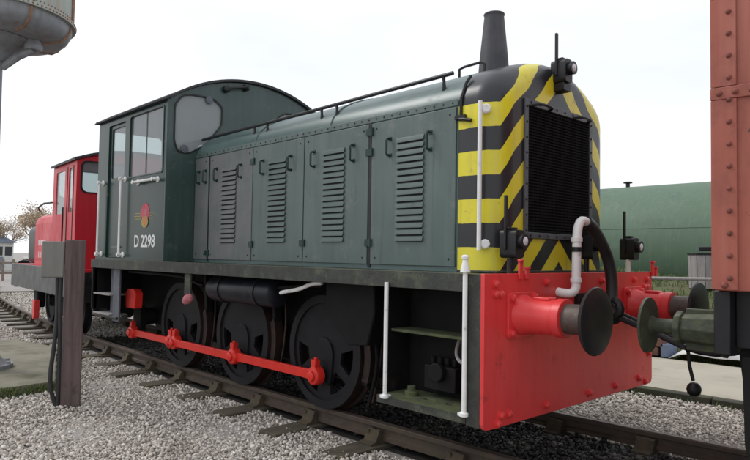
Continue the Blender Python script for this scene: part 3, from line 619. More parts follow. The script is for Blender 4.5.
cent = []
for j in range(hc):
    _, _, z = nv[base+j]; cent.append(len(nv)); nv.append((nv[base+j][0], 0, z)); sv.append(z)
for j in range(hc-1):
    if j < hc-2:
        nf.append((base+j, cent[j], cent[j+1], base+j+1)); nf.append((cent[j], base+nn-1-j, base+nn-2-j, cent[j+1]))
    else:
        nf.append((base+j, cent[j], base+j+1)); nf.append((cent[j], base+nn-1-j, base+j+1))
nm = MB().add(nv, nf); c = Vector((-.4, 0, 2.1)); nm.v = [tuple(Vector(q)-c) for q in nm.v]
me = bpy.data.meshes.new('nose'); me.from_pydata(nm.v, [], nm.f)
at_ = me.attributes.new('chevron', 'FLOAT', 'POINT'); at_.data.foreach_set('value', np.array(sv, np.float32))
b = bmesh.new(); b.from_mesh(me); bmesh.ops.recalc_face_normals(b, faces=b.faces); b.to_mesh(me); b.free(); me.shade_smooth(); me.set_sharp_from_angle(angle=R(40)); me.materials.append(CHEVRON)
nose = place('nose', me, c, LOCO)
gf = MB().plate(rect(-.52, .52, 1.60, 2.672), [rect(-.475, .475, 1.645, 2.622)], YZ(NX), .001, .018)
grille = gf.build('radiator_grille', GRILLE_FR, LOCO, .003)
MB().box(NX+.001, NX+.003, -.474, .474, 1.646, 2.621).build('grille_backing', MESH_BLK, grille)
sl_ = MB()
for z in np.arange(1.660, 2.62, .0235): sl_.add([(NX+.004, -.473, z+.010), (NX+.013, -.473, z-.006), (NX+.013, .473, z-.006), (NX+.004, .473, z+.010), (NX+.004, -.473, z+.006), (NX+.013, -.473, z-.010), (NX+.013, .473, z-.010), (NX+.004, .473, z+.006)], [(0, 1, 2, 3), (7, 6, 5, 4), (1, 5, 6, 2)])
tag(sl_.build('grille_slats', MESH_BLK, grille, 0, 0), kind='stuff')
for yy in np.linspace(-.42, .42, 15): MB().box(NX+.0135, NX+.015, yy-.002, yy+.002, 1.646, 2.621).build('grille_bar', MESH_BLK, grille)
gb = MB()
for z in np.linspace(1.66, 2.61, 9):
    for yy in (-.4975, .4975): gb.dome((NX+.018, yy, z), (1, 0, 0), .011, None, 8)
for yy in np.linspace(-.44, .44, 8):
    for z in (1.622, 2.648): gb.dome((NX+.018, yy, z), (1, 0, 0), .011, None, 8)
tag(gb.build('grille_bolts', BLACK, grille), kind='stuff')
for y0 in (-.42, .20):
    MB().tube([(NX+.018, y0, 2.628), (NX+.075, y0+.03, 2.635), (NX+.08, y0+.2, 2.632), (NX+.018, y0+.23, 2.622)], .011, 8, 1).build('grille_handle', BLACK, grille)
# lower trim of nose, latch, white nose rail
MB().box(-.575, -.205, -.86, .86, ZT+.0005, ZT+.018).build('nose_base_strip', VALANCE, LOCO, .004)
wr = MB().tube([(-.335, -.90, 1.50), (-.335, -.90, 2.60)], .0165, 12)
for z in (1.545, 2.545):
    wr.lathe((-.335, -.90, z), (-.55, .84, 0), [(0, .014), (.10, .014)], 10); wr.lathe((-.305, -.865, z), (.62, -.78, 0), [(-.02, .036), (.0, .036), (.008, .026)], 18)
wr.build('nose_handrail', WHITE, LOCO)
la = MB().box(-.60, -.50, -.872, -.838, 2.50, 2.53); la.tube([(-.56, -.86, 2.50), (-.5, -.875, 2.49), (-.44, -.87, 2.475)], .014, 8); la.tube([(-.548, -.858, 2.53), (-.548, -.853, 2.66), (-.548, -.80, 2.79), (-.548, -.74, 2.86)], .013, 6)
la.build('nose_latch', BLACK, LOCO)
# -- exhaust, lifting loop, top lamp
ex = MB().lathe((-.87, 0, 3.03), (0, 0, 1), [(0, .165), (.035, .165), (.04, .14), (.25, .122), (.55, .092), (.585, .088), (.60, .095), (.61, .091), (.605, .07), (.45, .06)], 32).build('exhaust_stack', mat('sooty_grey_stack', (.06, .06, .072), (.04, .04, .048), .5, scale=6, streak=((.03, .03, .03), .5)), LOCO)
MB().tube([(-1.02, -.30, 3.0), (-1.02, -.30, 3.10), (-.98, -.28, 3.12), (-.80, -.28, 3.125), (-.76, -.28, 3.10), (-.76, -.28, 3.0)], .012, 8).build('lifting_loop', BLACK, LOCO)
def lamp(x, y, z, parent, spike, h=.2):
    m = MB().plate(rrect(y-.055, y+.055, z, z+h, .03), [], YZ(x), -.075, .06); m.lathe((x+.05, y+.01, z+h*.6), (1, 0, 0), [(0, .05), (.035, .053), (.05, .053), (.05, .04)], 20); m.box(x-.045, x+.02, y-.03, y+.03, z+h, z+h+.018); m.box(x-.02, x+.02, y+.056, y+.07, z+h*.15, z+h*.5)
    o = m.build('lamp', BLACK, parent, .006)
    MB().lathe((x+.085, y+.01, z+h*.6), (1, 0, 0), [(0, .04), (.012, .036), (.022, .02), (.025, .003)], 20).build('lens', LENS, o)
    if spike:
        MB().box(x-.03, x-.012, spike[0]-.014, spike[0]+.014, z+h*.3, spike[1]).build('lamp_iron', BLACK, o, .003)
    return o
lamp(-.16, -.045, 2.865, LOCO, (-.10, 3.27), .19)
MB().box(-.23, -.12, -.09, .02, 2.80, 2.866).build('lamp_bracket', BLACK, LOCO, .004)
for y, sp in ((-.83, (-.885, 1.89)), (.265, (.17, 1.7)), (1.03, (.96, 1.885))):
    o = lamp(-.09, y, 1.445, LOCO, sp, .20)
    MB().tube([(-.1, y-.02, ZT), (-.1, y-.02, 1.45)], .022 if y < 1 else .02, 10).build('lamp_post', WHITE if y > 1 else BLACK, o)
for y in (-.88, -.80, 1.27, 1.34):
    h = .10 if y in (-.88, 1.27) else .05
    m = MB().box(.002, .02, y-.022, y+.022, 1.30, ZT+h); m.box(.002, .035, y-.03, y+.012, ZT+h-.012, ZT+h+.004); m.build('lamp_iron', RED_BEAM, LOCO, .004)
# -- white brake pipe and black hose
pp = MB().tube([(.0, -.375, 1.20), (.05, -.375, 1.192), (.10, -.355, 1.192), (.12, -.325, 1.22), (.12, -.322, 1.28), (.12, -.312, 1.60), (.12, -.30, 1.68), (.12, -.255, 1.735), (.12, -.19, 1.735), (.12, -.125, 1.705)], .033, 14, 1)
pp.lathe((.12, -.321, 1.275), (0, 0, 1), [(0, .034), (0, .042), (.03, .042), (.03, .034)], 14); pp.lathe((.12, -.313, 1.575), (0, 0, 1), [(0, .034), (0, .042), (.03, .042), (.03, .034)], 14)
brake = pp.build('brake_pipe', WHITE, LOCO)
MB().lathe((.12, -.3165, 1.50), (0, 0, 1), [(0, .039), (.035, .039)], 14).build('pipe_band', BLACK, brake)
MB().tube([(.12, -.17, 1.73), (.125, -.08, 1.69), (.13, .03, 1.60), (.135, .14, 1.47), (.14, .19, 1.34), (.15, .19, 1.20), (.17, .13, 1.09), (.2, .06, 1.03), (.26, .02, .99)], .045, 14, 2).build('brake_hose', RUBBER, LOCO)
cp = MB().lathe((.21, -.02, 1.07), (.5, .3, -.5), [(-.06, .03), (-.05, .06), (.05, .06), (.07, .035)], 14)
cp.tube([(.24, -.02, 1.04), (.36, .08, .97), (.52, .18, .89), (.74, .20, .80), (.98, .16, .80), (1.2, .14, .9), (1.32, .13, 1.0)], .024, 10, 1); cp.tube([(.24, .03, 1.06), (.36, .13, .99), (.52, .23, .91), (.70, .25, .83)], .017, 8, 1)
cp.build('coupling_hose', RUBBER, LOCO)
# -- cab
CX0, CX1, CY, ZE, ZC = -6.905, -4.728, 1.245, 3.285, 3.70
cab_r = (CY**2+(ZC-ZE)**2)/(2*(ZC-ZE))
def arc_z(y, lift=0): return ZC - cab_r + math.sqrt((cab_r)**2 - y*y) + lift
arch = [(-CY, ZT+.001), (CY, ZT+.001)] + [(y, arc_z(y)) for y in np.linspace(CY, -CY, 25)]
wn = rounded([(-1.15, 3.24), (-1.06, 3.365), (-.93, 3.40), (-.64, 3.40), (-.513, 3.31), (-.52, 3.08), (-.74, 2.80), (-.95, 2.675), (-1.10, 2.675), (-1.15, 2.80)], .05, 4)
wf = [(-y-.17, z) for y, z in reversed(wn)]
def offs(poly, k):
    cx = sum(p[0] for p in poly)/len(poly); cy = sum(p[1] for p in poly)/len(poly); o = []
    for a, b in poly:
        d = math.hypot(a-cx, b-cy); o.append((cx+(a-cx)*(d+k)/d, cy+(b-cy)*(d+k)/d))
    return o
front = MB().plate(arch, [wn, wf], YZ(CX1), -.03, 0).build('cab_front_wall', mat('cab_front_green_paint', (.040, .072, .065), (.028, .055, .049), .26, scale=2, streak=((.065, .095, .09), .5), dirt=(.09, .115, .11), dirt_amt=.14, dirt_scale=5), LOCO, .002)  # lighter green over the whole front wall than on the cab sides
for w_ in (wn, wf):
    o = MB().plate(offs(w_, .014), [offs(w_, -.006)], YZ(CX1), .0006, .012).build('window_frame', BLACK, front, .002)
    MB().plate(w_, [], YZ(CX1), -.016, -.012).build('window_pane', GLASS_FRONT, front, 0, 0)
rear = MB().plate(arch, [rrect(-1.05, -.3, 2.45, 3.2, .06), rrect(.3, 1.05, 2.45, 3.2, .06)], YZ(CX0), 0, .03).build('cab_rear_wall', GREEN_DARK, LOCO, .002)
for s in (-1, 1): MB().plate(rrect(min(s*.3, s*1.05), max(s*.3, s*1.05), 2.45, 3.2, .06), [], YZ(CX0), .012, .016).build('window_pane', GLASS_SIDE, rear, 0, 0)
dr = rrect(-6.53, -5.95, ZT+.03, 3.20, .03); sw = rrect(-5.80, -4.82, 2.425, 3.225, .04); dw = rrect(-6.46, -6.02, 2.46, 3.15, .03)
for s in (-1, 1):
    y0, y1 = (-CY, -CY+.03) if s < 0 else (CY-.03, CY)
    wall = MB().plate(rect(CX0+.0305, CX1-.0305, ZT+.001, ZE-.004), [dr, sw], XZ(0), y0, y1).build('cab_side_wall', GREEN_DARK, LOCO, .002)
    MB().box(CX0, CX0+.030, y0+.0005, y1, ZT+.001, ZE-.005).build('cab_corner', GREEN_DARK, wall) if False else None
    door = MB().plate(offs(dr, -.004), [dw], XZ(0), y0+(.022 if s < 0 else -.022), y1+(.022 if s < 0 else -.022)).build('cab_door', GREEN_DARK, LOCO, .003)
    MB().plate(dw, [], XZ((-CY+.04) if s < 0 else CY-.04), -.002, .002).build('window_pane', GLASS_SIDE, door, 0, 0)
    MB().plate(sw, [], XZ((-CY+.018) if s < 0 else CY-.018), -.002, .002).build('window_pane', GLASS_SIDE, wall, 0, 0)
    e = -CY-.008 if s < 0 else CY+.0004
    MB().plate(offs(sw, .022), [offs(sw, -.004)], XZ(e), 0, .0076).build('window_frame', GREEN_DARK, wall, .002)
    MB().box(-5.335, -5.31, y0+.012, y1-.012, 2.43, 3.22).build('window_bar', GREEN_DARK, wall)
    if s < 0:
        MB().box(-6.36, -6.06, -CY+.012, -CY+.021, 1.50, 1.52).build('door_trim', GREEN_FADED, door)
        tag(wall)
        near_wall, near_door = wall, door
ys = np.linspace(-CY-.035, CY+.035, 33); rf = MB(); vv = []
for x in (CX0-.06, CX1+.045):
    for y in ys: vv.append((x, y, arc_z(min(CY, max(-CY, y)))+.004 - .22*max(0, abs(y)-CY)))
    for y in ys: vv.append((x, y, arc_z(min(CY, max(-CY, y)))+.036 - .22*max(0, abs(y)-CY)))
n = len(ys); f = []
for j in range(n-1): f += [(j, j+1, 2*n+j+1, 2*n+j), (n+j+1, n+j, 3*n+j, 3*n+j+1), (j+1, j, n+j, n+j+1), (2*n+j, 2*n+j+1, 3*n+j+1, 3*n+j)]
f += [(0, 2*n, 3*n, n), (n-1, 2*n-1, 4*n-1, 3*n-1)]
roof = rf.add(vv, f).build('cab_roof', BLACK_ROOF, LOCO, 0, 30)
MB().box(CX0-.06, CX1+.04, -CY-.05, -CY-.0005, ZE-.005, ZE+.012).build('rain_gutter', BLACK_ROOF, roof, .004)
for y, z in ((-.70, 3.375), (-1.02, 2.715)): MB().lathe((CX1+.0125, y, z), (1, 0, 0), [(-.012, .05), (.004, .05), (.008, .02)], 16).build('window_clamp', GREYPLATE, front)
MB().tube([(-4.70, -.47, 3.555), (-4.66, -.46, 3.56), (-4.65, -.20, 3.625), (-4.69, -.17, 3.63)], .016, 8).build('wiper_arm', BLACK, front)
for y, z in ((-.47, 3.555), (-.18, 3.63)): MB().lathe((CX1+.0005, y, z), (1, 0, 0), [(0, .045), (.05, .045), (.065, .03), (.07, .005)], 16).build('wiper_motor', BLACK, front)
def cabrail(x, z0, z1):
    m = MB().tube([(x, -CY-.06, z0), (x, -CY-.06, z1)], .0165, 10)
    for z in (z0+.03, z1-.03): m.lathe((x, -CY+.0, z), (0, -1, 0), [(0, .04), (.012, .04), (.02, .02), (.07, .018), (.085, .026), (.09, .01)], 14)
    return m.build('cab_handrail', WHITE, near_wall)
cabrail(-6.68, 1.38, 2.44); cabrail(-5.92, 1.375, 2.44)
m = MB().tube([(-5.56, -CY-.06, 2.335), (-4.86, -CY-.06, 2.335)], .0165, 10)
for x in (-5.5, -4.93): m.lathe((x, -CY, 2.335), (0, -1, 0), [(0, .04), (.012, .04), (.02, .02), (.07, .018), (.085, .026), (.09, .01)], 14)
m.build('cab_handrail', WHITE, near_wall)
# interior
MB().box(CX0+.035, CX1-.035, -1.20, 1.20, 1.40, 1.44).build('cab_floor', BLACK, LOCO)
MB().box(-5.25, -4.80, -.75, .75, 1.445, 2.55).build('control_desk', INTERIOR, LOCO, .03)
st = MB().box(-5.55, -5.15, -1.02, -.68, 2.0, 2.1); st.box(-5.2, -5.13, -1.0, -.7, 2.1, 2.62); st.cyl((-5.35, -.85, 1.445), (-5.35, -.85, 2.0), .05); st.build('driver_seat', BRICKY, LOCO, .03)
MB().lathe((-4.98, -.86, 2.5), (0, 0, 1), [(0, .06), (.3, .08), (.42, .1), (.5, .09), (.58, .05), (.66, .06), (.72, .05)], 16).build('control_column', mat('brown_control_column', (.10, .085, .07), None, .5), LOCO)
# -- number and crest on the cab side
cu = bpy.data.curves.new('number', 'FONT'); cu.body = 'D 2298'; cu.size = 1; cu.extrude = .0; cu.resolution_u = 6; cu.offset = .032
to = bpy.data.objects.new('number_tmp', cu); COL.objects.link(to); dg = bpy.context.evaluated_depsgraph_get(); dg.update()
me = bpy.data.meshes.new_from_object(to.evaluated_get(dg)); bpy.data.objects.remove(to)
a = np.array([v.co for v in me.vertices]); lo_, hi_ = a.min(0), a.max(0)
for v in me.vertices:
    u = (v.co.x-lo_[0])/(hi_[0]-lo_[0]); w_ = (v.co.y-lo_[1])/(hi_[1]-lo_[1]); v.co = ((u-.5)*.60, 0, (w_-.5)*.16)
me.materials.append(NUMWHITE); place('number', me, (-5.265, -CY-.003, 1.583), near_wall)
def ell(cx, cz, a_, b_, n=28): return [(cx+a_*math.cos(2*PI*i/n), cz+b_*math.sin(2*PI*i/n)) for i in range(n)]
em = MB().plate(ell(-5.262, 1.945, .115, .115), [], XZ(-CY), -.004, -.002).build('crest', EM_RED, near_wall)
MB().plate(ell(-5.262, 1.825, .095, .075), [ell(-5.262, 1.83, .06, .045)], XZ(-CY), -.0065, -.0045).build('crest_ring', EM_GOLD, em)
MB().plate(ell(-5.262, 1.83, .058, .043), [], XZ(-CY), -.0064, -.0044).build('crest_disc', EM_ORG, em)
for i, zz in enumerate((1.935, 1.90, 1.865)):
    for s in (-1, 1):
        x0 = -5.262+s*.11; x1 = -5.262+s*(.33-.03*abs(i-1)); MB().box(min(x0, x1), max(x0, x1), -CY-.004, -CY-.002, zz-.004, zz+.004).build('crest_bar', EM_GOLD, em)
MB().plate(rounded([(-5.31, 1.91), (-5.22, 1.90), (-5.20, 1.97), (-5.23, 2.02), (-5.27, 1.98), (-5.32, 1.99)], .02, 3), [], XZ(-CY), -.0064, -.0044).build('crest_figure', PINK, em)

# ================================================================== RED-BROWN WAGON on the right
WG = thing('wagon', (0, 0, 0), 'red-brown riveted iron wagon at the right edge, coupled ahead of the green shunter', 'wagon')
HWG = 1.2; LW = 5.2
body = MB().box(0, LW, -HWG, HWG, 1.295, 3.5).build('wagon_body', BAUXITE, WG, .006)
MB().box(-.008, LW+.008, -HWG-.014, -HWG-.0006, 2.285, 2.35).build('waist_strip', BAUXITE, body, .004)
MB().box(-.014, -.0006, -HWG-.012, HWG, 2.285, 2.35).build('waist_strip', BAUXITE, body, .004)
MB().box(-.012, .11, -HWG-.0135, -HWG-.0006, 2.352, 3.49).build('corner_plate', BAUXITE, body, .003); MB().box(-.012, .11, -HWG-.0135, -HWG-.0006, 1.30, 2.283).build('corner_plate', BAUXITE, body, .003)
rv = MB()
for z in np.arange(1.36, 3.45, .115):
    rv.dome((.075, -HWG-.0135, z), (0, -1, 0), .015, .013, 10); rv.dome((-.0005, -HWG+.05, z+.05), (-1, 0, 0), .016, .016, 10)
for x in np.arange(.03, LW, .075): rv.dome((x, -HWG-.014, 2.317), (0, -1, 0), .017, .014, 8)
for x in np.arange(.05, LW, .14): rv.dome((x, -HWG-.0005 if x > .11 else -HWG-.0135, 1.325), (0, -1, 0), .019, .016, 8)
tag(rv.build('rivets', mat('dark_rust_rivets', (.27, .075, .055), (.15, .05, .04), .7, scale=14), body), kind='stuff')
for s in (-1, 1): MB().box(.06, LW-.06, s*1.0-.05, s*1.0+.05, .99, 1.294).build('solebar', BLACK, WG, .006)
MB().box(-.02, .06, -1.15, 1.15, .96, 1.293).build('headstock', BLACK, WG, .006)
for s in (-1, 1):
    y = s*.865
    b = MB().lathe((-.02, y, 1.055), (-1, 0, 0), [(0, .15), (.03, .15), (.035, .10), (.23, .085), (.235, .10), (.27, .10), (.275, .06)], 8)
    b.box(-.24, -.02, y-.012, y+.012, .93, 1.17); b = b.build('wagon_buffer', BUFGREEN, WG, .006)
    MB().lathe((-.275, y, 1.055), (-1, 0, 0), [(0, .045), (.14, .045), (.16, .06)], 18).build('ram', BUFGREEN, b)
    MB().lathe((-.435, y, 1.055), (-1, 0, 0), [(0, .06), (.004, .12), (.012, .165), (.026, .168), (.036, .14), (.042, .05), (.043, .004)], 36).build('buffer_head', BUFGREEN, b)
wi = MB().plate(rounded([(.06, .985), (.20, .985), (.235, .70), (.60, .30), (.60, .985), (1.15, .985), (1.15, .30), (1.52, .70), (1.56, .985), (1.70, .985), (1.66, .62), (1.2, .2), (1.2, .16), (.55, .16), (.55, .2), (.10, .62)], .03, 2), [], XZ(-.98), -.012, .012)
wi.build('axle_guard', FRAME, WG)
MB().plate(rounded([(.10, .955), (.17, .955), (.155, .5), (.13, .42), (.11, .5)], .012, 2), [], XZ(-1.08), -.02, .02).build('step_hanger', FRAME, WG, .004)
MB().box(.70, 1.05, -1.08, -.93, .34, .62).build('axlebox', FRAME, WG, .03)
for s in (-1, 1):
    m = MB().lathe((.875, s*.68, .46), (0, s, 0), [(0, .49), (.02, .49), (.025, .46), (.12, .455), (.122, .40), (.08, .38), (.08, .12), (.14, .10), (.15, .02)], 40); m.build('wagon_wheel', TYRE, WG, 0, 30)
    m = MB().lathe((LW-.875, s*.68, .46), (0, s, 0), [(0, .49), (.02, .49), (.025, .46), (.12, .455), (.122, .40), (.08, .38), (.08, .12), (.14, .10), (.15, .02)], 40); m.build('wagon_wheel', TYRE, WG, 0, 30)
MB().tube([(.0, 0, 1.05), (-.2, 0, 1.05), (-.28, 0, 1.02), (-.31, 0, 1.08), (-.26, 0, 1.13)], [.045, .045, .038, .03, .02], 8, 1).build('drawhook', FRAME, WG)
sc = MB().tube([(-.22, -.03, 1.02), (-.34, -.03, .9), (-.42, -.02, .84), (-.50, .0, .82)], .022, 8, 1); sc.tube([(-.50, -.10, .85), (-.49, .1, .83)], .018, 8)
sc.tube([(-.50, .02, .84), (-.49, .03, .70), (-.47, .04, .60)], .013, 8); sc.lathe((-.465, .04, .54), (0, 0, 1), [(-.05, .003), (-.045, .025), (-.025, .044), (0, .05), (.025, .044), (.045, .025), (.05, .003)], 16)
sc.build('screw_coupling', BLACK, WG)
WG.location = (1.255, yc(1.255)-.02, 0); WG.rotation_euler = (0, 0, .062)

# ================================================================== RED LOCO behind
RL = thing('small_diesel_shunter', (0, 0, 0), 'small scarlet diesel shunter with grey underframe, on the curve behind the green one', 'locomotive')
HL = 1.15; L2 = 5.45
RGAP = .25
MB().box(-L2, 0, -HL+.033, HL-.033, 1.10, 1.145).build('footplate', RED_LOCO, RL, .004)
for s in (-1, 1): MB().box(-L2, 0, s*HL-.03, s*HL+.03, .66, 1.147).build('valance', GREY_LOCO, RL, .01)
for x in (-.06, -L2): MB().box(x-.004, x+.06, -HL+.035, HL-.035, .62, 1.098).build('buffer_beam', BLACK, RL, .004)
MB().box(-L2+.4, -.4, -.6, .6, .35, 1.095).build('frame', FRAME, RL, .03)
for x in (-1.35, -3.45):
    for s in (-1, 1):
        MB().lathe((x, s*.68, .43), (0, s, 0), [(0, .46), (.02, .46), (.025, .43), (.12, .43), (.122, .37), (.08, .35), (.08, .12), (.15, .10), (.16, .02)], 36).build('wheel', WHEEL, RL, 0, 30)
        MB().box(x-.15, x+.15, s*1.0-.08, s*1.0+.08, .3, .66).build('axlebox', FRAME, RL, .03)
for x, yy in ((-3.3, -1.09),): MB().plate(rounded([(x-.1, .46), (x+.1, .46), (x+.06, .12), (x-.02, .06), (x-.08, .14)], .04, 3), [], XZ(yy), -.05, .05).build('guard_iron', RED_BEAM, RL, .01)
for xx, sg in ((0, 1), (-L2, -1)):
    for s in (-1, 1):
        b = MB().lathe((xx, s*.865, 1.02), (sg, 0, 0), [(.0, .14), (.03, .13), (.25, .11), (.26, .08)], 20).build('buffer', BLACK, RL)
        MB().lathe((xx+sg*.26, s*.865, 1.02), (sg, 0, 0), [(0, .07), (.12, .07), (.125, .19), (.15, .2), (.165, .15), (.168, .01)], 28).build('buffer_head', BUFFACE, b)
RE, RCn = 2.96, 3.16
def rz(y): return RE + (RCn-RE)*(1-abs(y/HL)**2.6)
rarch = [(-HL+.03, 1.146), (HL-.03, 1.146)] + [(y, rz(y)) for y in np.linspace(HL-.03, -HL+.03, 15)]
C0, C1 = -.50, -2.05
for x, nme in ((C0, 'cab_rear_wall'), (C1, 'cab_front_wall')):
    ws = [rrect(-1.03, -.28, 2.44, 2.95, .09), rrect(.28, 1.03, 2.44, 2.95, .09)]
    w = MB().plate(rarch, ws, YZ(x), -.03, 0).build(nme, RED_LOCO, RL, .002)
    for p in ws:
        MB().plate(p, [], YZ(x), -.017, -.013).build('window_pane', GLASS_SIDE, w, 0, 0); MB().plate(offs(p, .03), [offs(p, -.003)], YZ(x), .0005, .01).build('window_frame', BLACK, w)
for s in (-1, 1):
    y0, y1 = (-HL+.03, -HL+.06) if s < 0 else (HL-.06, HL-.03)
    ws = [rrect(-1.85, -1.25, 2.10, 2.86, .04), rrect(-.98, -.74, 2.10, 2.86, .04)]
    w = MB().plate(rect(C1+.0005, C0-.0305, 1.146, RE+.015), ws, XZ(0), y0, y1).build('cab_side_wall', RED_LOCO, RL, .002)
    for p in ws:
        MB().plate(p, [], XZ((y0+y1)/2), -.002, .002).build('window_pane', GLASS_SIDE, w, 0, 0)
    e = y0-.008 if s < 0 else y1+.0004
    MB().box(-1.09, -1.06, e, e+.0076, 1.2, 2.9).build('door_edge', BLACK, w); MB().box(-.70, -.68, e, e+.0076, 1.2, 2.9).build('door_edge', BLACK, w)
    MB().tube([(-1.12, s*(HL+.02), 1.3), (-1.12, s*(HL+.02), 2.2)], .014, 8).build('grab_rail', BLACK, w)
ys = np.linspace(-HL-.02, HL+.02, 25); vv = []
for x in (C1-.08, C0+.06):
    for y in ys: vv.append((x, y, rz(min(HL, max(-HL, y)))+.003))
    for y in ys: vv.append((x, y, rz(min(HL, max(-HL, y)))+.045))
n = len(ys); f = []
for j in range(n-1): f += [(j, j+1, 2*n+j+1, 2*n+j), (n+j+1, n+j, 3*n+j, 3*n+j+1), (j+1, j, n+j, n+j+1), (2*n+j, 2*n+j+1, 3*n+j+1, 3*n+j)]
f += [(0, 2*n, 3*n, n), (n-1, 2*n-1, 4*n-1, 3*n-1)]
MB().add(vv, f).build('cab_roof', BLACK_ROOF, RL, 0, 30)
MB().box(C1-.0, C0-.04, -1.05, 1.05, 1.147, 1.2).build('cab_floor', CREAM, RL); MB().box(C1+.002, C1+.01, -1.0, 1.0, 1.9, 2.43).build('cab_lining', CREAM, RL); MB().box(C1+.002, C1+.01, -.27, .27, 2.431, 3.0).build('cab_lining', CREAM, RL)
sec2 = [(-.98, 1.146), (-.98, 2.02), (-.94, 2.12), (-.84, 2.18), (.84, 2.18), (.94, 2.12), (.98, 2.02), (.98, 1.146)]
h2 = loft([(C1-.032, sec2), (-4.15, sec2)]).build('hood', RED_LOCO, RL, .01)
for k, x in enumerate((-2.45, -3.12, -3.79)): MB().box(x-.33, x+.33, -.988, -.9803, 1.25, 2.0).build('hood_door', RED_LOCO, h2, .004)
MB().plate(rrect(-.94, .94, 1.146, 1.98, .15), [], YZ(-4.152), -.85, 0).build('radiator', BLACK, RL, .03)
for z in (1.45, 1.52): pass
lt = MB()
for k in range(6): lt.box(-3.2-.11*k-.03, -3.2-.11*k+.03, -.9905, -.9885, 1.55, 1.66); lt.box(-3.2-.11*k-.02, -3.2-.11*k+.02, -.9905, -.9885, 1.30, 1.42)
tag(lt.build('white_lettering', NUMWHITE, h2), kind='stuff')
MB().tube([(-2.0, -1.15, 2.33), (-2.3, -1.22, 2.33), (-2.8, -1.22, 2.27), (-2.95, -1.15, 2.20)], .016, 8).build('mirror_arm', BLACK, RL)
RL.location = (-8.02, yc(-8.02)+.0, 0); RL.rotation_euler = (0, 0, hd(-10.5)-.002)

# ================================================================== WATER TOWER (upper left corner)
TX, TY = -6.94, -2.655
WT = thing('water_tower', (TX, TY, -.075), 'grey iron water tower on a round column, its riveted tank overhanging the upper left corner', 'water tower')
MB().lathe((TX, TY, -.075), (0, 0, 1), [(0, .40), (.05, .40), (.055, .34), (.11, .27), (.22, .20), (.45, .16), (4.0, .145), (4.05, .2)], 32).build('column', WT_GREY, WT)
cb = MB()
for i in range(8): a = 2*PI*i/8+.2; cb.lathe((TX+.365*math.cos(a), TY+.365*math.sin(a), -.025), (0, 0, 1), [(0, .025), (.03, .025), (.035, .01)], 6)
tag(cb.build('base_bolts', WT_GREY, WT), kind='stuff')
TR = .97; TZ = 4.45
tank = MB().lathe((TX, TY, TZ), (0, 0, 1), [(0, TR), (.0, TR+.03), (.05, TR+.03), (.055, TR), (2.2, TR), (2.2, TR-.05)], 64).build('tank_wall', WT_SIDE, WT)
MB().lathe((TX, TY, TZ), (0, 0, 1), [(-.26, .25), (-.25, .65), (-.22, .82), (-.16, .90), (-.08, .945), (-.001, .955)], 64).build('tank_bottom', WT_GREY, WT)
cap = MB().lathe((TX, TY, TZ-.26), (0, 0, 1), [(-.28, .16), (-.22, .2), (-.12, .3), (-.0005, .5)], 32); cap.build('column_head', WT_GREY, WT)
rv = MB()
for i in range(110): a = 2*PI*i/110; rv.dome((TX+(TR+.03)*math.cos(a), TY+(TR+.03)*math.sin(a), TZ+.025), (math.cos(a), math.sin(a), 0), .013, None, 6)
for i in range(110): a = 2*PI*i/110; rv.dome((TX+TR*math.cos(a), TY+TR*math.sin(a), TZ+.085), (math.cos(a), math.sin(a), 0), .012, None, 6)
tag(rv.build('rivets', WT_RUST, tank), kind='stuff')
for i in range(8):
    a = 2*PI*i/8-.55; c_, s_ = math.cos(a), math.sin(a)
    pts = [(TX+r*c_, TY+r*s_, TZ+z) for z, r in ((-.25, .6), (-.225, .82), (-.165, .905), (-.085, .95), (-.005, .96))]
    MB().tube(pts, .018, 6).build('seam_angle', WT_RUST, tank)
    MB().tube([(TX+(TR+.004)*c_, TY+(TR+.004)*s_, TZ+z) for z in (.06, 2.15)], .03, 4).build('seam_strip', WT_RUST, tank)
MB().lathe((TX+.33, TY+.42, TZ-.38), (0, 0, 1), [(0, .05), (.0, .10), (.02, .11), (.06, .11), (.10, .09), (.16, .09)], 20).build('outlet', WT_GREY, WT)
MB().tube([(TX+.05, TY+.13, 3.84), (TX+.2, TY+.28, 3.99), (TX+.33, TY+.42, 4.08)], .05, 10).build('outlet_brace', WT_GREY, WT)

# ================================================================== POST WITH METER BOX
PX, PYY = -4.62, -2.28
PT = thing('timber_post', (0, 0, 0), 'old timber post with a grey metal box and drooping black cables, in the gravel', 'post')
MB().box(-.075, .075, -.098, .098, -.35, 1.765).build('post', POST, PT, .012)
MB().box(-.10, .068, -.315, -.101, 1.315, 1.745).build('meter_box', BOXGREY, PT, .012)
MB().box(.0685, .074, -.305, -.112, 1.325, 1.735).build('box_door', BOXGREY, PT, .004)
MB().tube([(0.0, -.16, 1.315), (.0, -.16, 1.2), (.0, -.15, .9), (.02, -.17, .5), (.03, -.20, .2), (.03, -.19, -.0), (.04, -.15, -.15), (.05, -.12, -.22)], .022, 8, 2).build('cable', RUBBER, PT)
MB().tube([(0.02, -.13, 1.315), (.03, -.13, 1.1), (.03, -.12, .7), (.05, -.115, .3), (.06, -.12, -.22)], .022, 8, 2).build('cable', RUBBER, PT)
PT.location = (PX, PYY, 0); PT.rotation_euler = (R(0), R(0), R(-18.5))
PT.scale = (1, 1, .885)

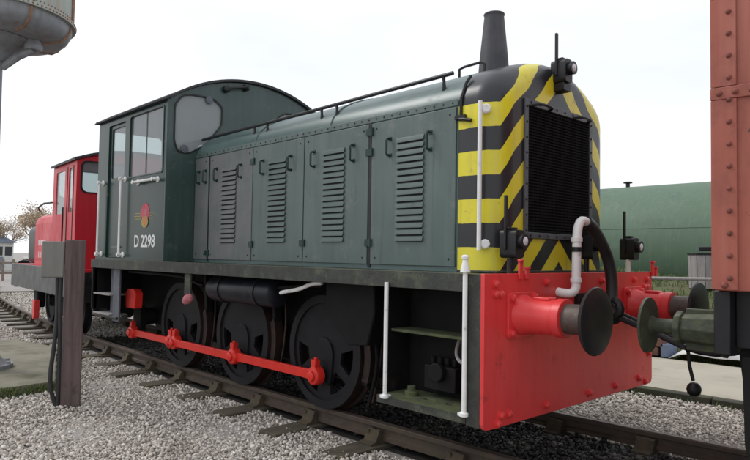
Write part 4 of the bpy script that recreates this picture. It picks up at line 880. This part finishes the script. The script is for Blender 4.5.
# ================================================================== FAR SIDE: green tank, tub, timbers, sheet
GT = thing('storage_tank', (-4, 11.2, 1.1), 'long patchy green storage tank lying along the grass bank', 'tank')
TRd = 1.62; tz = 1.70; n = 72
xs = [-30, -26.9, -26.88, -23.9, -20.9, -17.9, -14.9, -11.9, -8.9, -5.9, -2.9, .1, 3.1, 6.1, 9.1, 12]
m = MB(); m.lathe((-30, 11.4, tz), (1, 0, 0), [(-.35, .3), (-.28, .9), (-.12, 1.4), (0, TRd), (42, TRd), (42.12, 1.4), (42.28, .9), (42.35, .3)], n); m.build('tank_shell', TANKGREEN, GT)
for a in (197,):
    y = 11.4+(TRd+.001)*math.cos(R(a)); z = tz+(TRd+.001)*math.sin(R(a-0)) if a < 180 else tz+(TRd)*math.sin(R(180-17))
    MB().tube([(-30, y, z), (12, y, z)], .008, 6).build('plate_seam', TANKGREEN, GT)
for x in xs[3:-1:2]:
    m = MB(); vv = [(x+dx, 11.4+r*math.cos(2*PI*i/n), tz+r*math.sin(2*PI*i/n)) for i in range(n) for dx, r in ((-.03, TRd-.004), (-.03, TRd+.004), (.03, TRd+.004), (.03, TRd-.004))]
    m.add(vv, [(i*4+j, ((i+1) % n)*4+j, ((i+1) % n)*4+(j+1) % 4, i*4+(j+1) % 4) for i in range(n) for j in range(4)]); m.build('plate_seam', TANKGREEN, GT)
MB().lathe((-4.85, 11.3, tz+TRd-.03), (0, 0, 1), [(0, .05), (.12, .05), (.125, .11), (.16, .11), (.17, .02)], 16).build('vent', BLACK, GT)
for x in (-24, -17, -10, -3, 4): MB().box(x-.2, x+.2, 10.5, 12.3, -.1, .9).build('cradle', KERBDARK, GT, .02)
TB = thing('planter_tub', (-1.92, 8.3, .95), 'grey weathered wooden tub with a black rim, on the bank by the wagon', 'tub')
nst = 14
for i in range(nst):
    a0 = 2*PI*i/nst+.02; a1 = 2*PI*(i+1)/nst-.02; r0, r1 = .30, .335
    v = []
    for z, k in ((.93, .93), (1.56, 1.0)):
        for a, r in ((a0, r0), (a1, r0), (a1, r1), (a0, r1)): v.append((-1.92+r*k*math.cos(a), 8.3+r*k*math.sin(a), z))
    MB().add(v, [(0, 3, 2, 1), (4, 5, 6, 7), (0, 1, 5, 4), (1, 2, 6, 5), (2, 3, 7, 6), (3, 0, 4, 7)]).build('stave', WOODTUB, TB, .004)
MB().lathe((-1.92, 8.3, 1.562), (0, 0, 1), [(0, .29), (.0, .345), (.03, .345), (.03, .29)], 32).build('rim', BLACK, TB)
MB().box(-2.0, -1.35, 8.1, 8.45, 1.64, 1.72).build('lid', BLACK, TB, .01)
FR = thing('low_rail', (-1.6, 6.6, .3), 'thin pale metal rail on short legs along the grass bank', 'rail')
MB().tube([(-2.6, 6.75, 1.05), (-2.35, 6.7, 1.13), (-.6, 6.75, 1.16), (1.6, 6.9, 1.18)], .028, 8).build('top_rail', WOODTUB, FR)
for x in (-2.4, -.6, 1.2): MB().tube([(x, 6.72, .1), (x, 6.72, 1.14)], .022, 8).build('leg', WOODTUB, FR)
for k, (zz, dx) in enumerate(((0, 0), (.14, .08), (.28, -.04))):
    for r in range(2):
        o = MB().box(-4.1+dx, -1.66+dx, 5.42+r*.27, 5.67+r*.27, -.05+zz+.01, -.05+zz+.142).build('timber_baulk', BRICKY, None, .012)
        tag(o, ['bottom', 'middle', 'top'][k] + ' brown timber baulk in the stack beyond the concrete path, ' + ('front' if r == 0 else 'rear') + ' row', 'timber', 'stacked timber baulks')
sh = MB(); gxs = 9
vv = []
for i in range(gxs):
    for j in range(6):
        u, w = i/(gxs-1), j/5; vv.append((-1.5+u*1.3, 5.42+w*.7, -.05+.30*math.sin(PI*u)**.8*math.sin(PI*(.12+.8*w))+.03*math.sin(9*u+5*w)))
for i in range(gxs-1):
    for j in range(5): sh.f.append((i*6+j, (i+1)*6+j, (i+1)*6+j+1, i*6+j+1))
sh.v = vv; o = sh.build('crumpled_sheet', SACK, None, 0, 60); tag(o, 'crumpled white plastic sheet lying beyond the concrete path', 'sheet')
so = o.modifiers.new('thick', 'SOLIDIFY'); so.thickness = .01
o = MB().box(-1.62, -1.50, 5.42, 5.75, -.05, .16).build('blue_crate', BLUEPL, None, .01); tag(o, 'small blue plastic crate beside the timber stack', 'crate')

# weeds and grass
def blades(name, pts, hmin, hmax, label, wdt=.006):
    m = MB(); 
    for px, py, pz in pts:
        for _ in range(3):
            a = random.uniform(0, 2*PI); h = random.uniform(hmin, hmax); l = random.uniform(.2, .7)*h; c_, s_ = math.cos(a), math.sin(a)
            x = px+random.uniform(-.03, .03); y = py+random.uniform(-.03, .03)
            m.add([(x-s_*wdt, y+c_*wdt, pz), (x+s_*wdt, y-c_*wdt, pz), (x+c_*l*.4+s_*wdt*.7, y+s_*l*.4-c_*wdt*.7, pz+h*.65), (x+c_*l*.4-s_*wdt*.7, y+s_*l*.4+c_*wdt*.7, pz+h*.65), (x+c_*l, y+s_*l, pz+h)], [(0, 1, 2, 3), (3, 2, 4)])
    me = bpy.data.meshes.new(name); me.from_pydata(m.v, [], m.f); me.materials.append(GRASSM); o = bpy.data.objects.new(name, me); COL.objects.link(o)
    return tag(o, label, 'grass', kind='stuff')
pts = []
for _ in range(7000):
    x = random.uniform(-7, 6); t = random.random(); y = 5.6+t*4.2; z = float(np.interp(y-yc(x)*.25, [p[0] for p in prof_b], [p[1] for p in prof_b]))+.06*math.sin(x*1.7+(y-yc(x)*.25))+.04*math.sin(x*.6-(y-yc(x)*.25)*2)
    pts.append((x, y, z-.01))
blades('bank_grass', pts, .05, .16, 'rough green grass growing on the bank', .008)
pts = []
for cx in (-1.0, -.75, -.2, .25, .7, -1.6, -2.2, 1.2):
    for _ in range(28 if cx in (-1.0, .7) else 10): x = cx+random.gauss(0, .09); px, py = on(x, 2.78+random.gauss(0, .04)); pts.append((px, py, -.17))
blades('kerb_weeds', pts, .03, .10, 'green weeds growing along the concrete kerb', .007)
pts = []
for _ in range(700):
    t = random.random(); x = -5.42+random.uniform(-.03, .05); y = -3.6+t*1.45; pts.append((x, y, -.2+random.uniform(0, .11)))
for _ in range(120): t = random.random(); pts.append((-5.47-t*2.8+.03, -2.17+t*.87+random.uniform(.0, .05), -.19))
blades('pad_moss', pts, .01, .035, 'moss and grass fringe on the edge of the concrete pad', .006)

# ================================================================== FAR LEFT: trees and hut
def tree(x, y, h, seed, label, leafy):
    rnd = random.Random(seed); T = thing('bare_tree', (x, y, -.2), label, 'tree', 'winter trees beyond the curve')
    m = MB(); tips = []
    def grow(p, d, l, r, k):
        q = p + d*l; mid = p.lerp(q, .5)+Vector((rnd.gauss(0, .04), rnd.gauss(0, .04), 0))*l
        m.tube([p, mid, q], [r, r*.85, r*.68], 5 if k else 8)
        if k >= 5: tips.append(q); return
        if k >= 3: tips.append(q)
        for i in range(3 if k < 4 else 2):
            nd = (d + Vector((rnd.gauss(0, .5), rnd.gauss(0, .5), rnd.gauss(.12, .25)))).normalized(); grow(q, nd, l*rnd.uniform(.62, .85), r*.62, k+1)
    grow(Vector((x, y, -.2)), Vector((rnd.gauss(0, .05), rnd.gauss(0, .05), 1)), h*.24, h*.022, 0)
    m.build('trunk', BARK, T)
    c = MB()
    for t_ in tips:
        for _ in range(leafy):
            p = t_+Vector((rnd.gauss(0, .35), rnd.gauss(0, .35), rnd.gauss(0, .3)))*h*.09; a = Vector((rnd.gauss(0, 1), rnd.gauss(0, 1), rnd.gauss(0, 1))).normalized(); d, u, w = orth(a); s = rnd.uniform(.03, .075)*h/6
            c.add([p-u*s, p+w*s*.6, p+u*s, p-w*s*.6], [(0, 1, 2, 3)])
    me = bpy.data.meshes.new('crown'); cc = Vector((x, y, h*.6)); me.from_pydata([tuple(Vector(q)-cc) for q in c.v], [], c.f); me.materials.append(LEAF); place('crown', me, cc, T)
for i, (x, y, h, lf, lab) in enumerate(((-46, 9.0, 6.2, 8, 'bare tree with tan leaves just left of the red shunter bonnet'), (-54, 8.4, 5.0, 7, 'smaller tan-leaved tree right behind the blue-roofed hut'),
                                   (-60, 14.5, 7.0, 8, 'taller winter tree partly hidden behind the red shunter bonnet'), (-44, 1.0, 6.0, 7, 'winter tree beyond the water tower column'))):
    tree(x, y, h, i+3, lab, lf)
HX, HY = -54.5, 8.3
HT = thing('hut', (HX, HY, -.2), 'white lineside hut with blue roof and windows in the far left distance', 'hut')
MB().box(HX-1.2, HX+1.2, HY-1.0, HY+1.0, -.2, 2.0).build('hut_wall', HUTWHITE, HT, .02)
MB().add([(HX-1.4, HY-1.2, 2.0), (HX+1.4, HY-1.2, 2.0), (HX+1.4, HY+1.2, 2.0), (HX-1.4, HY+1.2, 2.0), (HX-.9, HY, 2.7), (HX+.9, HY, 2.7)], [(0, 3, 2, 1), (0, 1, 5, 4), (2, 3, 4, 5), (1, 2, 5), (3, 0, 4)]).build('hut_roof', ROOFBLUE, HT)
for k in range(3):
    y = HY-.64+k*.64; MB().box(HX+1.202, HX+1.22, y-.24, y+.24, 1.0, 1.7).build('window', HUTGLASS, HT)
MB().box(HX+1.203, HX+1.23, HY-.3, HY+.3, -.15, .9).build('hut_door', ROOFBLUE, HT)
CB = thing('lineside_cabinet', (-33, 5.4, -.2), 'squat grey blue cabinet between the hut and the red shunter', 'cabinet')
MB().box(-33.5, -32.5, 4.9, 6.3, -.2, 1.0).build('cabinet_body', GREYPLATE, CB, .02); MB().box(-33.6, -32.4, 4.8, 6.4, 1.002, 1.1).build('cabinet_lid', HUTWHITE, CB, .02)
FN = thing('picket_fence', (-36, 6, -.2), 'low brown paling fence in the far left distance', 'fence')
for k in range(26): MB().box(-36.03, -35.97, 1.0+k*.5-.06, 1.0+k*.5+.06, -.2, .95).build('pale', BARK, FN)
for z in (.15, .7): MB().box(-36.08, -36.032, .8, 13.8, z, z+.09).build('fence_rail', BARK, FN)
